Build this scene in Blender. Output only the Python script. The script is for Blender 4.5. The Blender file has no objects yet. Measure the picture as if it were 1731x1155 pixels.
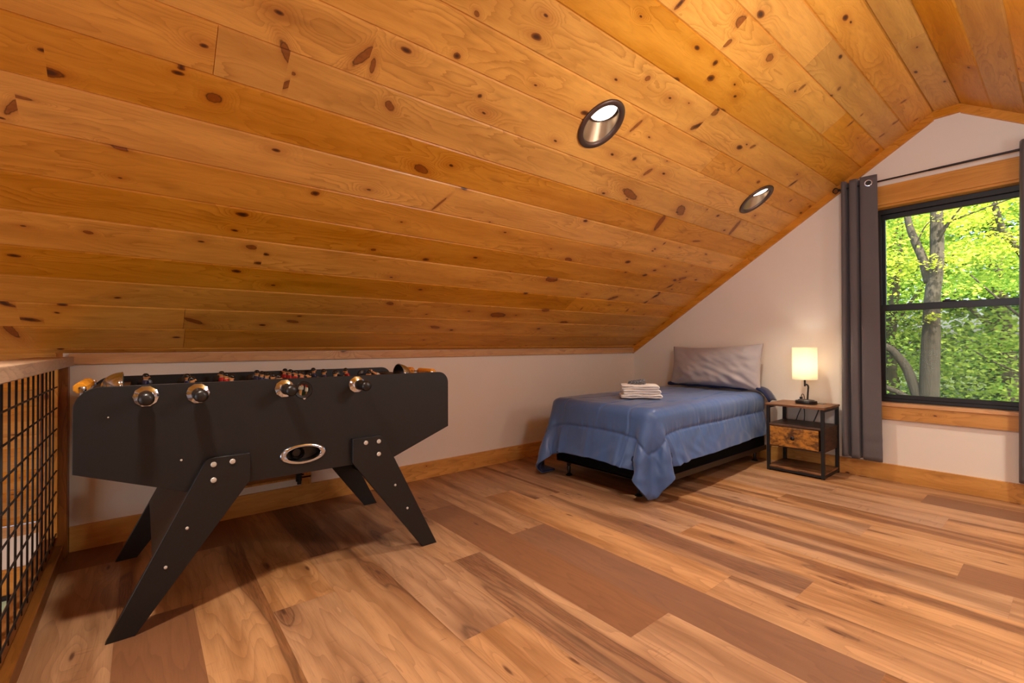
import bpy, bmesh, math, random
import numpy as np
from mathutils import Vector, Matrix, noise as mnoise

SC = bpy.context.scene
COL = SC.collection
random.seed(7)

# ---------------------------------------------------------------- camera
CAM = Vector((-4.91913, -3.59029, 1.15))
FW = Vector((0.62913521, 0.77723233, 0.00993971))
RT = Vector((0.77729079, -0.62912595, -0.00442409))
UP = Vector((-0.00281478, -0.0105094, 0.99994081))
cd = bpy.data.cameras.new('camera')
cd.sensor_width = 36.0
cd.lens = 772.6 / 1731 * 36.0
cd.clip_start = 0.02
cam = bpy.data.objects.new('camera', cd)
COL.objects.link(cam)
cam.matrix_world = Matrix(((RT.x, UP.x, -FW.x, CAM.x), (RT.y, UP.y, -FW.y, CAM.y), (RT.z, UP.z, -FW.z, CAM.z), (0, 0, 0, 1)))
SC.camera = cam

# ---------------------------------------------------------------- view, world, sun, large lights
SC.view_settings.view_transform = 'Standard'
SC.view_settings.look = 'None'
SC.view_settings.exposure = 0.42
SC.view_settings.gamma = 1.0
SC.view_settings.use_curve_mapping = False
SC.cycles.max_bounces = 10
SC.cycles.diffuse_bounces = 6
SC.cycles.transparent_max_bounces = 16
SC.cycles.sample_clamp_indirect = 6.0
SC.cycles.caustics_reflective = False
SC.cycles.caustics_refractive = False

world = bpy.data.worlds.new('sky')
SC.world = world
world.use_nodes = True
wn = world.node_tree.nodes
sky = wn.new('ShaderNodeTexSky')
sky.sky_type = 'NISHITA'
sky.sun_disc = False
sky.sun_elevation = math.radians(48)
sky.sun_rotation = math.radians(200)
sky.dust_density = 3.0
wn['Background'].inputs['Strength'].default_value = 0.55
world.node_tree.links.new(sky.outputs[0], wn['Background'].inputs['Color'])


def light(name, kind, loc, energy, color, aim=None, **kw):
    d = bpy.data.lights.new(name, kind)
    d.energy = energy
    d.color = color
    for k, v in kw.items():
        setattr(d, k, v)
    o = bpy.data.objects.new(name, d)
    COL.objects.link(o)
    o.location = loc
    if aim is not None:
        o.rotation_euler = (Vector(aim) - Vector(loc)).to_track_quat('-Z', 'Y').to_euler()
    return o


WARM = (1.0, 0.90, 0.76)
NEUT = (0.94, 0.95, 0.97)
light('sun_light', 'SUN', (0, 0, 20), 8.0, (1.0, 0.96, 0.85), aim=(9.0, 6.0, 7.0), angle=0.02)
# fill area light added as daylight from unseen great-room windows below the loft
light('great_room_fill_light', 'AREA', (-11.3, -3.0, 0.3), 130, (0.82, 0.91, 1.0), aim=(-5.0, -2.4, 0.6), shape='RECTANGLE', size=5.0, size_y=4.0)
# bare point lights added as fill, in place of a bounced flash
light('high_fill_light', 'POINT', (-2.9, -3.4, 2.0), 44, NEUT, shadow_soft_size=0.2)
light('rear_fill_light', 'POINT', (-5.1, -4.6, 1.6), 6, NEUT, shadow_soft_size=0.16)
light('right_fill_light', 'POINT', (-1.7, -4.7, 1.9), 38, NEUT, shadow_soft_size=0.2)

# ---------------------------------------------------------------- helpers


def hexlin(r, g, b):
    def f(c):
        c /= 255.0
        return c / 12.92 if c <= 0.04045 else ((c + 0.055) / 1.055) ** 2.4
    return (f(r), f(g), f(b), 1.0)


def tag(o, label=None, cat=None, group=None, kind=None):
    if label: o['label'] = label
    if cat: o['category'] = cat
    if group: o['group'] = group
    if kind: o['kind'] = kind
    return o


def empty(name, loc=(0, 0, 0), rz=0.0):
    o = bpy.data.objects.new(name, None)
    o.empty_display_size = 0.05
    COL.objects.link(o)
    o.location = loc
    o.rotation_euler = (0, 0, rz)
    return o


def obj(name, bm, mats, parent=None, smooth=None, loc=None):
    me = bpy.data.meshes.new(name)
    bm.normal_update()
    bm.to_mesh(me)
    bm.free()
    for m in (mats if isinstance(mats, (list, tuple)) else [mats]):
        me.materials.append(m)
    if smooth is not None:
        me.polygons.foreach_set('use_smooth', [True] * len(me.polygons))
        if smooth < 180:
            me.set_sharp_from_angle(angle=math.radians(smooth))
    o = bpy.data.objects.new(name, me)
    COL.objects.link(o)
    if parent is not None:
        o.parent = parent
    if loc is not None:
        o.location = loc
    return o


def BM():
    return bmesh.new()


def box(bm, x0, x1, y0, y1, z0, z1, bev=0.0, seg=2, mat=0, M=None):
    r = bmesh.ops.create_cube(bm, size=1.0)
    vs = r['verts']
    for v in vs:
        v.co = Vector(((x0 + x1) / 2 + v.co.x * (x1 - x0), (y0 + y1) / 2 + v.co.y * (y1 - y0), (z0 + z1) / 2 + v.co.z * (z1 - z0)))
    fs = set(f for v in vs for f in v.link_faces)
    if bev > 0:
        es = list(set(e for v in vs for e in v.link_edges))
        rr = bmesh.ops.bevel(bm, geom=es, offset=bev, segments=seg, affect='EDGES', profile=0.6)
        fs = set(f for f in fs if f.is_valid) | set(rr['faces'])
    vv = set(v for f in fs for v in f.verts)
    for f in fs: f.material_index = mat
    if M is not None:
        for v in vv: v.co = M @ v.co
    return fs


def prism(bm, pts, axis, a, b, bev=0.0, mat=0, seg=1):
    """outline pts (2D) extruded along axis from a to b. axis 1: pts are (x,z); axis 0: (y,z); axis 2: (x,y)"""
    def P(p, t):
        if axis == 1: return Vector((p[0], t, p[1]))
        if axis == 0: return Vector((t, p[0], p[1]))
        return Vector((p[0], p[1], t))
    A = [bm.verts.new(P(p, a)) for p in pts]
    B = [bm.verts.new(P(p, b)) for p in pts]
    n = len(pts)
    fs = [bm.faces.new(A), bm.faces.new(B[::-1])]
    for i in range(n):
        fs.append(bm.faces.new((A[i], B[i], B[(i + 1) % n], A[(i + 1) % n])))
    bmesh.ops.recalc_face_normals(bm, faces=fs)
    if bev > 0:
        es = list(set(list(fs[0].edges) + list(fs[1].edges)))
        r = bmesh.ops.bevel(bm, geom=es, offset=bev, segments=seg, affect='EDGES')
        fs = [f for f in fs if f.is_valid] + list(r['faces'])
    for f in fs: f.material_index = mat
    return fs


def roundpts(pts, radii, seg=6):
    """round the corners of a 2D outline"""
    out = []
    n = len(pts)
    for i in range(n):
        p0, p, p1 = Vector(pts[i - 1]), Vector(pts[i]), Vector(pts[(i + 1) % n])
        r = radii[i] if isinstance(radii, (list, tuple)) else radii
        if r <= 0:
            out.append(tuple(p)); continue
        d0 = (p0 - p).normalized(); d1 = (p1 - p).normalized()
        ang = d0.angle(d1)
        t = r / math.tan(ang / 2)
        c = p + (d0 + d1).normalized() * (r / math.sin(ang / 2))
        a, b = p + d0 * t, p + d1 * t
        va, vb = a - c, b - c
        aa, ab = math.atan2(va.y, va.x), math.atan2(vb.y, vb.x)
        da = (ab - aa + math.pi) % (2 * math.pi) - math.pi
        for k in range(seg + 1):
            t_ = aa + da * k / seg
            out.append((c.x + r * math.cos(t_), c.y + r * math.sin(t_)))
    return out


def tube(bm, path, r, n=10, mat=0, caps=True, closed=False):
    path = [Vector(p) for p in path]
    rs = r if isinstance(r, (list, tuple)) else [r] * len(path)
    rings = []
    prev = None
    m = len(path)
    for i, p in enumerate(path):
        if closed:
            d = (path[(i + 1) % m] - path[i - 1]).normalized()
        else:
            d = (path[min(i + 1, m - 1)] - path[max(i - 1, 0)]).normalized()
        if prev is None:
            up = Vector((0, 0, 1)) if abs(d.z) < 0.9 else Vector((1, 0, 0))
            u = d.cross(up).normalized()
        else:
            u = (prev - d * prev.dot(d)).normalized()
        prev = u
        w = d.cross(u)
        rings.append([bm.verts.new(p + (u * math.cos(2 * math.pi * k / n) + w * math.sin(2 * math.pi * k / n)) * rs[i]) for k in range(n)])
    fs = []
    for i in range(m - (0 if closed else 1)):
        A, B = rings[i], rings[(i + 1) % m]
        for k in range(n):
            fs.append(bm.faces.new((A[k], A[(k + 1) % n], B[(k + 1) % n], B[k])))
    if caps and not closed:
        fs.append(bm.faces.new(rings[0][::-1])); fs.append(bm.faces.new(rings[-1]))
    for f in fs: f.material_index = mat
    return fs


def lathe(bm, prof, origin=(0, 0, 0), axis=(0, 0, 1), n=24, mat=0, sx=1.0, sy=1.0, phase=0.0):
    """prof: list of (r, h); revolve round axis"""
    o = Vector(origin); a = Vector(axis).normalized()
    up = Vector((1, 0, 0)) if abs(a.x) < 0.9 else Vector((0, 0, 1))
    u = (up - a * up.dot(a)).normalized(); w = a.cross(u)
    rings = []
    for r, h in prof:
        if r < 1e-6:
            rings.append([bm.verts.new(o + a * h)])
        else:
            rings.append([bm.verts.new(o + a * h + u * (r * sx * math.cos(2 * math.pi * k / n + phase)) + w * (r * sy * math.sin(2 * math.pi * k / n + phase))) for k in range(n)])
    fs = []
    for A, B in zip(rings[:-1], rings[1:]):
        for k in range(n):
            a0, a1 = A[k % len(A)], A[(k + 1) % len(A)]
            b0, b1 = B[k % len(B)], B[(k + 1) % len(B)]
            vs = []
            for v in (a0, a1, b1, b0):
                if v not in vs: vs.append(v)
            if len(vs) >= 3:
                try: fs.append(bm.faces.new(vs))
                except ValueError: pass
    bmesh.ops.recalc_face_normals(bm, faces=fs)
    for f in fs: f.material_index = mat
    return fs


def wooduv(bm, axis, seed=0, faces=None):
    """grain runs along axis; every board gets its own piece of wood"""
    L = bm.loops.layers.uv.get('UVMap') or bm.loops.layers.uv.new('UVMap')
    C = bm.loops.layers.float_color.get('rnd') or bm.loops.layers.float_color.new('rnd')
    R = random.Random(seed * 77 + 5)
    ou, ov = R.uniform(0, 60), R.uniform(0, 60)
    col = (R.random(), R.random(), R.random(), 1)
    others = [i for i in range(3) if i != axis]
    for f in (faces or bm.faces):
        for l in f.loops:
            c = l.vert.co
            l[L].uv = (c[axis] + ou, c[others[0]] + c[others[1]] + ov)
            l[C] = col


# ---------------------------------------------------------------- materials
class NT:
    def __init__(self, name):
        m = bpy.data.materials.new(name)
        m.use_nodes = True
        self.m = m
        self.t = m.node_tree
        self.N = self.t.nodes
        self.b = self.N['Principled BSDF']
        self.out = self.N['Material Output']

    def n(self, typ, ins=None, **kw):
        x = self.N.new(typ)
        for k, v in kw.items(): setattr(x, k, v)
        for k, v in (ins or {}).items(): self.put(x.inputs[k], v)
        return x

    def put(self, sock, v):
        if isinstance(v, bpy.types.NodeSocket): self.t.links.new(v, sock)
        elif v is not None: sock.default_value = v

    def math(self, op, a, b=None, c=None, clamp=False):
        x = self.N.new('ShaderNodeMath'); x.operation = op; x.use_clamp = clamp
        self.put(x.inputs[0], a)
        if b is not None: self.put(x.inputs[1], b)
        if c is not None: self.put(x.inputs[2], c)
        return x.outputs[0]

    def mix(self, f, a, b, blend='MIX'):
        x = self.N.new('ShaderNodeMix'); x.data_type = 'RGBA'; x.blend_type = blend
        self.put(x.inputs[0], f); self.put(x.inputs[6], a); self.put(x.inputs[7], b)
        return x.outputs[2]

    def xyz(self, x=0.0, y=0.0, z=0.0):
        c = self.N.new('ShaderNodeCombineXYZ')
        for i, v in enumerate((x, y, z)): self.put(c.inputs[i], v)
        return c.outputs[0]

    def noise(self, vec, scale=1.0, detail=2.0, rough=0.5, dist=0.0):
        x = self.N.new('ShaderNodeTexNoise')
        self.put(x.inputs['Vector'], vec); self.put(x.inputs['Scale'], scale)
        self.put(x.inputs['Detail'], detail); self.put(x.inputs['Roughness'], rough); self.put(x.inputs['Distortion'], dist)
        return x.outputs['Fac']

    def smooth(self, v, a, b, lo=0.0, hi=1.0):
        x = self.N.new('ShaderNodeMapRange'); x.interpolation_type = 'SMOOTHSTEP'
        self.put(x.inputs[0], v); self.put(x.inputs[1], a); self.put(x.inputs[2], b)
        self.put(x.inputs[3], lo); self.put(x.inputs[4], hi)
        return x.outputs[0]

    def bump(self, h, strength=0.3, dist=0.002, normal=None):
        x = self.N.new('ShaderNodeBump')
        self.put(x.inputs['Height'], h); x.inputs['Strength'].default_value = strength; x.inputs['Distance'].default_value = dist
        if normal is not None: self.put(x.inputs['Normal'], normal)
        return x.outputs[0]

    def set(self, **kw):
        names = dict(color='Base Color', rough='Roughness', metal='Metallic', spec='Specular IOR Level', normal='Normal', coat='Coat Weight',
                     coatr='Coat Roughness', sheen='Sheen Weight', sheenr='Sheen Roughness', emit='Emission Color', estr='Emission Strength', alpha='Alpha', trans='Transmission Weight', aniso='Anisotropic')
        for k, v in kw.items():
            self.put(self.b.inputs[names[k]], v)
        return self.m


def plain(name, rgb, rough=0.5, metal=0.0, var=0.06, scale=30.0, bump=0.0, coat=0.0, spec=0.5):
    """a single finish with slight procedural variation of tone and gloss"""
    t = NT(name)
    tc = t.n('ShaderNodeTexCoord').outputs['Object']
    n = t.noise(tc, scale, 4, 0.6)
    c = hexlin(*rgb)
    d = tuple(x * (1 - var * 2) for x in c[:3]) + (1,)
    l = tuple(min(1, x * (1 + var * 2)) for x in c[:3]) + (1,)
    r = t.math('ADD', rough - 0.04, t.math('MULTIPLY', n, 0.08))
    t.set(color=t.mix(n, d, l), rough=r, metal=metal, coat=coat, spec=spec)
    if bump: t.set(normal=t.bump(t.noise(tc, scale * 12, 3, 0.6), bump, 0.001))
    return t.m


def pine(name, light_c, dark_c, knot_amt=0.62, rough=0.38, sat_var=0.5, kscale=1.0, gmul=1.0, heroes=()):
    t = NT(name)
    uv = t.n('ShaderNodeUVMap', uv_map='UVMap').outputs[0]
    s = t.n('ShaderNodeSeparateXYZ', {0: uv})
    u, v = s.outputs[0], s.outputs[1]
    rn = t.n('ShaderNodeAttribute', attribute_name='rnd').outputs['Color']
    rs = t.n('ShaderNodeSeparateColor', {0: rn})
    r1, r2, r3 = rs.outputs[0], rs.outputs[1], rs.outputs[2]
    # warp so that knots are not regular ellipses
    wv = t.noise(t.xyz(t.math('MULTIPLY', u, 7.0), t.math('MULTIPLY', v, 7.0), 3.1), 1.0, 2)
    wv = t.math('MULTIPLY', t.math('SUBTRACT', wv, 0.5), 0.030)
    v2 = t.math('ADD', v, wv)
    masks = []
    bumpsum = None
    for (su, sv, thr, r0, r1_, seed) in ((2.1 * kscale, 4.3 * kscale, knot_amt, 0.030, 0.085, 0.0), (3.3 * kscale, 7.7 * kscale, knot_amt + 0.14, 0.03, 0.10, 17.3)):
        q = t.xyz(t.math('MULTIPLY', t.math('ADD', u, seed), su), t.math('MULTIPLY', v2, sv), 0.0)
        vo = t.n('ShaderNodeTexVoronoi', {'Vector': q, 'Scale': 1.0, 'Randomness': 0.9}, voronoi_dimensions='2D')
        cs = t.n('ShaderNodeSeparateColor', {0: vo.outputs['Color']})
        on = t.math('GREATER_THAN', cs.outputs[0], thr)
        rad = t.math('MULTIPLY_ADD', t.math('POWER', cs.outputs[1], 2.0), r1_ - r0, r0)
        dist = vo.outputs['Distance']
        k = t.math('MULTIPLY', t.smooth(dist, rad, t.math('MULTIPLY', rad, 0.72)), on)
        core = t.math('MULTIPLY', t.smooth(dist, t.math('MULTIPLY', rad, 0.95), t.math('MULTIPLY', rad, 0.25)), on)
        halo = t.math('MULTIPLY', t.math('POWER', t.smooth(dist, 0.36, 0.02), 2.0), on)
        masks.append((k, core, halo, cs.outputs[2]))
    knot = t.math('MAXIMUM', masks[0][0], masks[1][0])
    core = t.math('MAXIMUM', masks[0][1], masks[1][1])
    halo = t.math('MAXIMUM', masks[0][2], masks[1][2])
    if heroes:
        oc = t.n('ShaderNodeSeparateXYZ', {0: t.n('ShaderNodeTexCoord').outputs['Object']})
        wob = t.noise(t.n('ShaderNodeTexCoord').outputs['Object'], 38.0, 2, 0.6)
        sd = t.math('MULTIPLY', oc.outputs[1], math.sqrt(1 + 0.6532 ** 2))
        pv = t.xyz(oc.outputs[0], sd, 0.0)
        k1 = t.n('ShaderNodeSeparateColor', {0: t.n('ShaderNodeAttribute', attribute_name='knot').outputs['Color']})
        k2 = t.n('ShaderNodeSeparateColor', {0: t.n('ShaderNodeAttribute', attribute_name='knotsize').outputs['Color']})
        mp_ = t.n('ShaderNodeMapping', {'Vector': pv, 'Location': t.xyz(k1.outputs[0], k1.outputs[1], 0.0), 'Rotation': t.xyz(0.0, 0.0, k1.outputs[2]), 'Scale': t.xyz(k2.outputs[0], k2.outputs[1], 1.0)}, vector_type='TEXTURE').outputs[0]
        lk = t.n('ShaderNodeVectorMath', {0: mp_}, operation='LENGTH').outputs['Value']
        ld = t.math('ADD', lk, t.math('MULTIPLY', t.math('SUBTRACT', 1.0, k2.outputs[2]), 50.0))
        wobs = t.math('MULTIPLY', t.math('SUBTRACT', wob, 0.5), 0.7)
        lk = t.math('ADD', lk, wobs); ld = t.math('ADD', ld, wobs)
        knot = t.math('MAXIMUM', knot, t.smooth(lk, 1.30, 0.70))
        core = t.math('MAXIMUM', core, t.math('MAXIMUM', t.smooth(ld, 1.0, 0.3), t.math('MULTIPLY', t.smooth(t.math('ABSOLUTE', t.math('SUBTRACT', lk, 0.92)), 0.16, 0.0), 0.8)))
        halo = t.math('MAXIMUM', halo, t.math('POWER', t.smooth(lk, 4.6, 0.8), 2.0))
    # cathedral grain: contour lines of a stretched field, bent round the knots
    F = t.noise(t.xyz(t.math('MULTIPLY', u, 0.9), t.math('MULTIPLY', v2, 5.0), t.math('MULTIPLY', r3, 40.0)), 1.0, 2.0, 0.45)
    Fk = t.math('ADD', t.math('MULTIPLY', F, 16.0), t.math('MULTIPLY', halo, 3.4))
    Fk = t.math('ADD', Fk, t.math('MULTIPLY', t.noise(t.xyz(t.math('MULTIPLY', u, 9.0), t.math('MULTIPLY', v, 60.0), 0.0), 1.0, 2), 0.6))
    ring = t.math('FRACT', t.math('MULTIPLY', Fk, 1.35))
    ring = t.math('POWER', ring, 3.0)
    fine = t.noise(t.xyz(t.math('MULTIPLY', u, 14.0), t.math('MULTIPLY', v, 330.0), 1.0), 1.0, 2, 0.6)
    flow = t.noise(t.xyz(t.math('MULTIPLY', u, 1.1), t.math('MULTIPLY', v, 9.0), 9.0), 1.0, 3, 0.6)
    blot = t.noise(t.xyz(t.math('MULTIPLY', u, 2.2), t.math('MULTIPLY', v, 7.0), 5.0), 1.0, 3, 0.65)
    ringmask = t.smooth(t.noise(t.xyz(t.math('MULTIPLY', u, 1.6), t.math('MULTIPLY', v, 4.0), 22.0), 1.0, 2), 0.42, 0.62, 0.25, 1.0)
    base = t.mix(t.smooth(flow, 0.25, 0.75), hexlin(*light_c), hexlin(*[(a * 0.55 + b * 0.45) for a, b in zip(light_c, dark_c)]))
    g = t.math('MULTIPLY', t.math('MULTIPLY', ring, ringmask), 0.62 * gmul)
    base = t.mix(g, base, hexlin(*dark_c))
    base = t.mix(t.math('MULTIPLY', t.smooth(fine, 0.45, 0.75), 0.22 * gmul), base, hexlin(*dark_c))
    base = t.mix(t.math('MULTIPLY', t.smooth(blot, 0.56, 0.80), 0.50), base, hexlin(*[c * 0.80 for c in dark_c]))
    stain = t.math('MULTIPLY', t.math('POWER', halo, 2.0), 0.45)
    base = t.mix(stain, base, hexlin(166, 92, 34))
    kc = t.mix(t.noise(t.xyz(t.math('MULTIPLY', u, 60.0), t.math('MULTIPLY', v, 60.0), 0.0), 1.0, 2), hexlin(158, 88, 34), hexlin(108, 54, 20))
    base = t.mix(t.math('MULTIPLY', knot, 0.88), base, kc)
    base = t.mix(t.math('MULTIPLY', core, 0.85), base, hexlin(52, 30, 20))
    # board to board difference
    lum = t.smooth(r1, 0.0, 1.0, 1.0 - 0.30 * sat_var, 1.0 + 0.20 * sat_var)
    hs = t.n('ShaderNodeHueSaturation', {'Hue': t.smooth(r2, 0.0, 1.0, 0.4940, 0.5030), 'Saturation': t.smooth(r2, 0, 1, 1.10, 0.98), 'Value': lum, 'Color': base})
    h = t.math('ADD', t.math('MULTIPLY', fine, 0.4), t.math('MULTIPLY', ring, -0.3))
    rg = t.math('ADD', rough, t.math('MULTIPLY', t.math('SUBTRACT', fine, 0.5), 0.15))
    t.set(color=hs.outputs[0], rough=rg, normal=t.bump(h, 0.12, 0.001), spec=0.35)
    return t.m


def plank_floor(name):
    t = NT(name)
    uv = t.n('ShaderNodeUVMap', uv_map='UVMap').outputs[0]
    s = t.n('ShaderNodeSeparateXYZ', {0: uv})
    u, v = s.outputs[0], s.outputs[1]      # u along, v across
    rn = t.n('ShaderNodeAttribute', attribute_name='rnd').outputs['Color']
    rs = t.n('ShaderNodeSeparateColor', {0: rn})
    r1, r2, r3 = rs.outputs
    z = t.math('MULTIPLY', r3, 50.0)
    warp = t.math('MULTIPLY', t.math('SUBTRACT', t.noise(t.xyz(t.math('MULTIPLY', u, 2.5), t.math('MULTIPLY', v, 5.0), z), 1.0, 2), 0.5), 0.045)
    vw = t.math('ADD', v, warp)
    q = t.xyz(t.math('MULTIPLY', u, 1.25), t.math('MULTIPLY', vw, 5.0), 0.0)
    vo = t.n('ShaderNodeTexVoronoi', {'Vector': q, 'Scale': 1.0, 'Randomness': 1.0}, voronoi_dimensions='2D')
    cs = t.n('ShaderNodeSeparateColor', {0: vo.outputs['Color']})
    on = t.math('GREATER_THAN', cs.outputs[0], 0.55)
    kn = t.math('MULTIPLY', t.smooth(vo.outputs['Distance'], 0.055, 0.015), on)
    halo = t.math('MULTIPLY', t.math('POWER', t.smooth(vo.outputs['Distance'], 0.42, 0.0), 2.0), on)
    # the broad dark heartwood streak that runs the length of many planks
    st = t.noise(t.xyz(t.math('MULTIPLY', u, 0.36), t.math('MULTIPLY', vw, 5.2), z), 1.0, 2.0, 0.5)
    st = t.math('ADD', st, t.math('MULTIPLY', halo, 0.10))
    streak = t.smooth(st, 0.49, 0.62)
    edge = t.math('MULTIPLY', t.smooth(t.math('ABSOLUTE', t.math('SUBTRACT', st, 0.570)), 0.012, 0.0), 0.45)
    F = t.noise(t.xyz(t.math('MULTIPLY', u, 0.75), t.math('MULTIPLY', vw, 5.5), t.math('ADD', z, 7.0)), 1.0, 2, 0.5)
    Fk = t.math('ADD', t.math('MULTIPLY', F, 13.0), t.math('MULTIPLY', halo, 3.0))
    ring = t.math('POWER', t.math('FRACT', Fk), 2.5)
    fine = t.noise(t.xyz(t.math('MULTIPLY', u, 10.0), t.math('MULTIPLY', v, 220.0), z), 1.0, 3, 0.65)
    soft = t.noise(t.xyz(t.math('MULTIPLY', u, 1.0), t.math('MULTIPLY', v, 9.0), t.math('ADD', z, 3.0)), 1.0, 3, 0.6)
    cross = t.noise(t.xyz(t.math('MULTIPLY', u, 70.0), t.math('MULTIPLY', v, 7.0), z), 1.0, 2, 0.5)
    cm = t.math('MULTIPLY', t.smooth(cross, 0.60, 0.72), t.smooth(t.noise(t.xyz(t.math('MULTIPLY', u, 1.6), t.math('MULTIPLY', v, 8.0), 4.0), 1.0, 1), 0.52, 0.66))
    lt, md, dk, vd = hexlin(180, 133, 91), hexlin(140, 95, 58), hexlin(92, 56, 32), hexlin(62, 36, 22)
    base = t.mix(t.smooth(soft, 0.35, 0.70), lt, md)
    base = t.mix(t.math('MULTIPLY', ring, 0.30), base, dk)
    base = t.mix(t.math('MULTIPLY', t.smooth(fine, 0.45, 0.8), 0.28), base, dk)
    sm = t.mix(t.smooth(fine, 0.35, 0.7), dk, hexlin(136, 88, 54))
    base = t.mix(t.math('MULTIPLY', streak, t.smooth(r2, 0.1, 0.5, 0.15, 0.95)), base, sm)
    base = t.mix(t.math('MULTIPLY', edge, t.smooth(r2, 0.1, 0.5, 0.1, 1.0)), base, vd)
    base = t.mix(t.math('MULTIPLY', cm, 0.35), base, dk)
    base = t.mix(t.math('MULTIPLY', kn, 0.85), base, hexlin(78, 44, 26))
    # whole-plank tone: some planks are plain brown, as the photograph shows
    darkp = t.smooth(r1, 0.70, 0.90)
    plainp = t.mix(t.math('MULTIPLY', ring, 0.30), t.mix(soft, hexlin(134, 88, 56), hexlin(116, 74, 46)), hexlin(88, 54, 34))
    plainp = t.mix(t.math('MULTIPLY', t.smooth(fine, 0.45, 0.8), 0.3), plainp, hexlin(100, 62, 40))
    plainp = t.mix(t.math('MULTIPLY', kn, 0.8), plainp, hexlin(70, 40, 24))
    base = t.mix(darkp, base, plainp)
    hs = t.n('ShaderNodeHueSaturation', {'Hue': 0.5, 'Saturation': t.smooth(r3, 0, 1, 0.93, 1.05), 'Value': t.smooth(r3, 0, 1, 0.93, 1.05), 'Color': base})
    t.set(color=hs.outputs[0], rough=t.math('ADD', 0.36, t.math('MULTIPLY', fine, 0.14)), normal=t.bump(t.math('ADD', fine, cm), 0.10, 0.001), spec=0.4)
    return t.m


def wallpaint(name, rgb):
    t = NT(name)
    tc = t.n('ShaderNodeTexCoord').outputs['Object']
    n = t.noise(tc, 260.0, 3, 0.7)
    n2 = t.noise(tc, 2.0, 3, 0.5)
    c = hexlin(*rgb)
    t.set(color=t.mix(t.math('MULTIPLY', t.smooth(n2, 0.3, 0.7), 0.08), c, tuple(x * 0.85 for x in c[:3]) + (1,)), rough=0.75, spec=0.25, normal=t.bump(n, 0.25, 0.002))
    return t.m


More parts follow.
